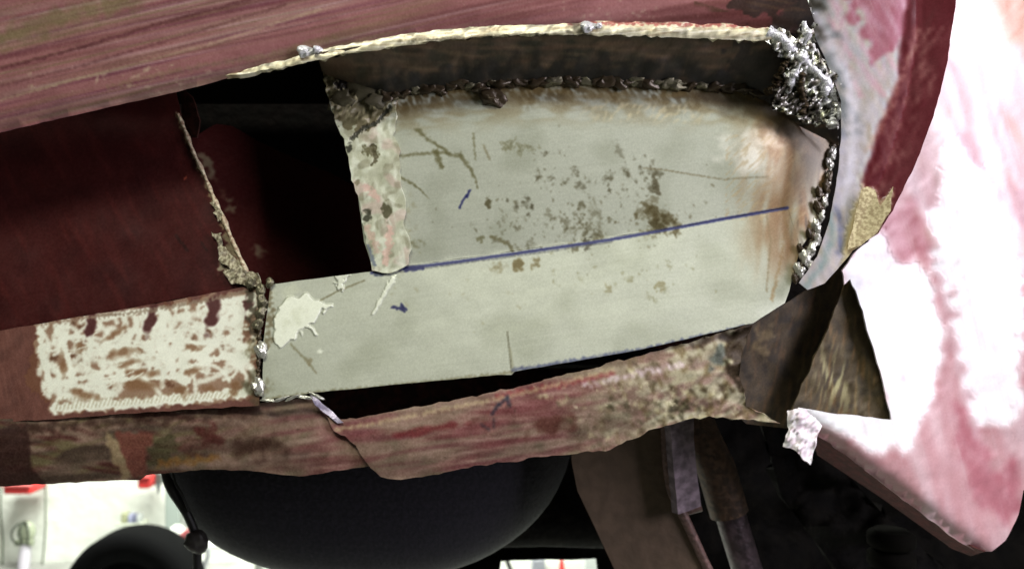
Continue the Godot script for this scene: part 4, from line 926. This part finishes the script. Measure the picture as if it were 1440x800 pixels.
# ---------------------------------------------------------------- the workshop behind
func build_workshop():
	var wall := obj("workshop_wall", block(14, 5, 0.1, 0.01), mottled(c8(240, 242, 236), c8(228, 230, 224), 81, 0.7, 0.0, 0.6, 0.2))
	wall.position = Vector3(0, 2.4, -3.75)
	wall.set_meta("kind", "structure"); tag(wall, "white workshop wall in bright light", "wall")
	var gr := obj("workshop_floor", block(14, 0.1, 9, 0.01), mottled(c8(170, 170, 166), c8(140, 140, 138), 82, 0.6, 0.0, 0.7, 0.4))
	gr.position = Vector3(0, -0.05, 0.6)
	gr.set_meta("kind", "structure"); tag(gr, "grey concrete workshop floor", "floor")
	var red := plain(206, 52, 52, 0.4); var grey := plain(120, 122, 120, 0.5)
	# tyre with a pale rim edge
	var tyre := thing("tyre", "black tyre standing on the floor below the flange", "tyre", W(190, 835, -2.6))
	var tr := []
	for e in [[0.16, 0.09], [0.235, 0.10], [0.262, 0.085], [0.27, 0.05], [0.27, -0.05], [0.262, -0.085], [0.235, -0.10], [0.16, -0.09]]:
		var ring := []
		for i in 48: ring.append(Vector3(cos(TAU * i / 48.0) * e[0], sin(TAU * i / 48.0) * e[0], e[1]))
		tr.append(ring)
	tr.append(tr[0])
	obj("rubber", skin(tr, true, false), plain(11, 11, 12, 0.9, 0.0, 0.4, 20.0), tyre)
	var disc := []
	for e in [[0.165, 0.0], [0.14, 0.03], [0.05, 0.05], [0.01, 0.05]]:
		var ring := []
		for i in 40: ring.append(Vector3(cos(TAU * i / 40.0) * e[0], sin(TAU * i / 40.0) * e[0], e[1]))
		disc.append(ring)
	obj("wheel_disc", skin(disc), plain(14, 14, 15, 0.8, 0.0), tyre)
	# wall-hung clamp lamp
	var hl := thing("hand_lamp", "caged hand lamp hanging on the white wall", "hand lamp", W(36, 748, -3.6))
	var u := 0.00374
	obj("body", lump(7, 0.12, 1.2), plain(150, 156, 136, 0.4), hl).scale = Vector3(25, 32, 18) * u
	for k in 3:
		var cg := []
		for i in 13:
			var a := PI * i / 12.0
			cg.append(Vector3(sin(a) * (k - 1) * 12.0, cos(a) * 16.0, sin(a) * 12.0 + 3.0) * u)
		obj("cage_wire", tube(cg, [0.006], 6), plain(70, 76, 66, 0.4, 0.5), hl)
	obj("collar", tube([Vector3(-12, -14, 4) * u, Vector3(12, -14, 4) * u], [0.018], 10), plain(140, 146, 126, 0.4), hl)
	obj("handle", tube([Vector3(1, -16, 2) * u, Vector3(-2, -40, 2) * u, Vector3(-5, -75, 2) * u], [0.026, 0.03, 0.026], 12), plain(206, 200, 214, 0.35), hl)
	# hanging cords
	for c in [[[63, 690, 63, 740, 58, 800, 54, 840], "thin cord hanging straight down the white wall"], [[0, 720, 3, 760, 2, 800, 0, 840], "thin cord hanging at the far left of the wall"]]:
		var cp := []
		for i in range(0, c[0].size(), 2): cp.append(W(c[0][i], c[0][i + 1], -3.66))
		cp.push_front(cp[0] + Vector3(0, 0.4, 0))
		tag(obj("power_cable", tube(curve(cp, 20), [0.005], 6), plain(96, 104, 88, 0.6)), c[1], "cable", "cables hanging on the wall")
	# red tool bins on the wall
	var bin1 := thing("tool_bin", "wide red bin on the wall, left of the cord", "bin", W(34, 684, -3.58))
	obj("tray", block(0.15, 0.05, 0.14, 0.008), red, bin1)
	obj("lip", block(0.155, 0.012, 0.02, 0.003), plain(226, 120, 120, 0.4), bin1).position = Vector3(0, 0.025, 0.075)
	var bin2 := thing("tool_bin", "small red bin high on the wall, near the black cable", "bin", W(208, 675, -3.58))
	obj("tray", block(0.065, 0.065, 0.12, 0.008), red, bin2)
	obj("lip", block(0.07, 0.012, 0.02, 0.003), plain(226, 90, 90, 0.4), bin2).position = Vector3(0, 0.033, 0.065)
	var pl := thing("pliers", "grey pliers hanging nose down beside the small red bin", "pliers", W(222, 672, -3.6))
	obj("handles", block(0.05, 0.06, 0.03, 0.006), plain(104, 110, 108, 0.4, 0.3), pl)
	obj("nose", tube([Vector3(0, -0.02, 0), Vector3(0, -0.085, 0)], [0.018, 0.004], 8), plain(120, 126, 130, 0.4, 0.3), pl)
	# bottles on a narrow shelf behind the tyre
	var sh := obj("wall_shelf", block(0.14, 0.012, 0.10, 0.003), plain(196, 200, 186, 0.5)); sh.position = W(186, 735, -3.62)
	tag(sh, "short pale wall shelf behind the top of the tyre", "shelf")
	for b in [[176, 8, 14, 170, 172, 140, "olive carton at the left end of the short wall shelf", "carton"], [184, 4, 12, 176, 178, 210, "first thin blue-grey tin beside the carton", "tin"], [190, 4, 12, 130, 132, 160, "second thin tin, the darkest on the shelf", "tin"], [196, 4, 12, 200, 204, 206, "last thin pale tin at the right end of the shelf", "tin"]]:
		var o := obj(b[7], block(b[1] * u, b[2] * u, 0.05, 0.003), plain(b[3], b[4], b[5], 0.5))
		o.position = W(b[0], 734.0 - b[2] * 0.5, -3.61)
		tag(o, b[6], b[7])
	# grey post and a grey machine
	var post := obj("steel_post", block(0.075, 3.0, 0.08, 0.006), plain(156, 166, 162, 0.5)); post.position = W(246, 640, -3.4); post.position.y = 1.5
	tag(post, "pale grey upright steel post against the wall", "post")
	var mc := thing("bench_grinder", "grey bench machine with dark socket in front of the wall", "machine", W(292, 722, -3.1))
	obj("housing", block(0.11, 0.19, 0.16, 0.02), plain(168, 172, 168, 0.45), mc)
	obj("guard", block(0.07, 0.11, 0.17, 0.02), plain(200, 204, 200, 0.4), mc).position = Vector3(-0.06, 0.01, 0.02)
	obj("socket", tube([Vector3(0.02, 0.03, 0.07), Vector3(0.02, 0.03, 0.10)], [0.028], 14), plain(40, 42, 44, 0.5), mc)
	obj("foot", block(0.24, 0.03, 0.16, 0.006), plain(176, 60, 74, 0.5), mc).position = Vector3(-0.01, -0.105, 0)
	var bn := thing("work_bench", "pale workbench under the grey machine", "workbench", W(300, 755, -3.1))
	obj("bench_top", block(0.5, 0.03, 0.3, 0.006), plain(226, 228, 224, 0.5), bn)
	for x in [-0.22, 0.22]: obj("leg", block(0.04, 0.70, 0.04, 0.004), plain(150, 152, 150, 0.5), bn).position = Vector3(x, -0.365, 0)
	# coiled silver hose below the connector
	for k in 2:
		var hp := []
		for i in 12: hp.append(W(268 + k * 18 + 7 * sin(i * 0.5 + k), 770 + i * 6, -2.9 + 0.02 * k))
		tag(obj("air_hose", tube(hp, [0.012], 8), plain(196, 198, 204, 0.3, 0.5)), ["pale hose hanging straight below the connector lump", "second pale hose, nearer to the tank"][k], "hose")
	# things seen in the slot under the floor
	tag(put("red_bottle", tube([W(790, 776, -3.55), W(790, 792, -3.55), W(791, 830, -3.55)], [0.006, 0.012, 0.03], 12), red), "red bottle seen in the gap under the crossmember", "bottle")
	tag(put("grey_box", block(0.07, 0.25, 0.1, 0.008), plain(128, 130, 140, 0.5), W(757, 815, -3.55)), "narrow grey box left of the red bottle", "box")
	tag(put("grey_drawer_unit", block(0.09, 0.25, 0.1, 0.008), plain(176, 180, 180, 0.5), W(832, 812, -3.55)), "pale grey cabinet right of the red bottle", "cabinet")
	var sk := []
	for p in [[704, 770], [712, 786], [720, 806], [726, 830]]: sk.append(W(p[0], p[1], -3.5))
	tag(obj("black_hose", tube(curve(sk, 10), [0.012], 8), plain(22, 22, 24, 0.5)), "black hose crossing the left end of the bright gap", "hose")

func put(called: String, mesh: Mesh, m: Material, at := Vector3.ZERO) -> MeshInstance3D:
	var o := obj(called, mesh, m)
	o.position = at
	return o
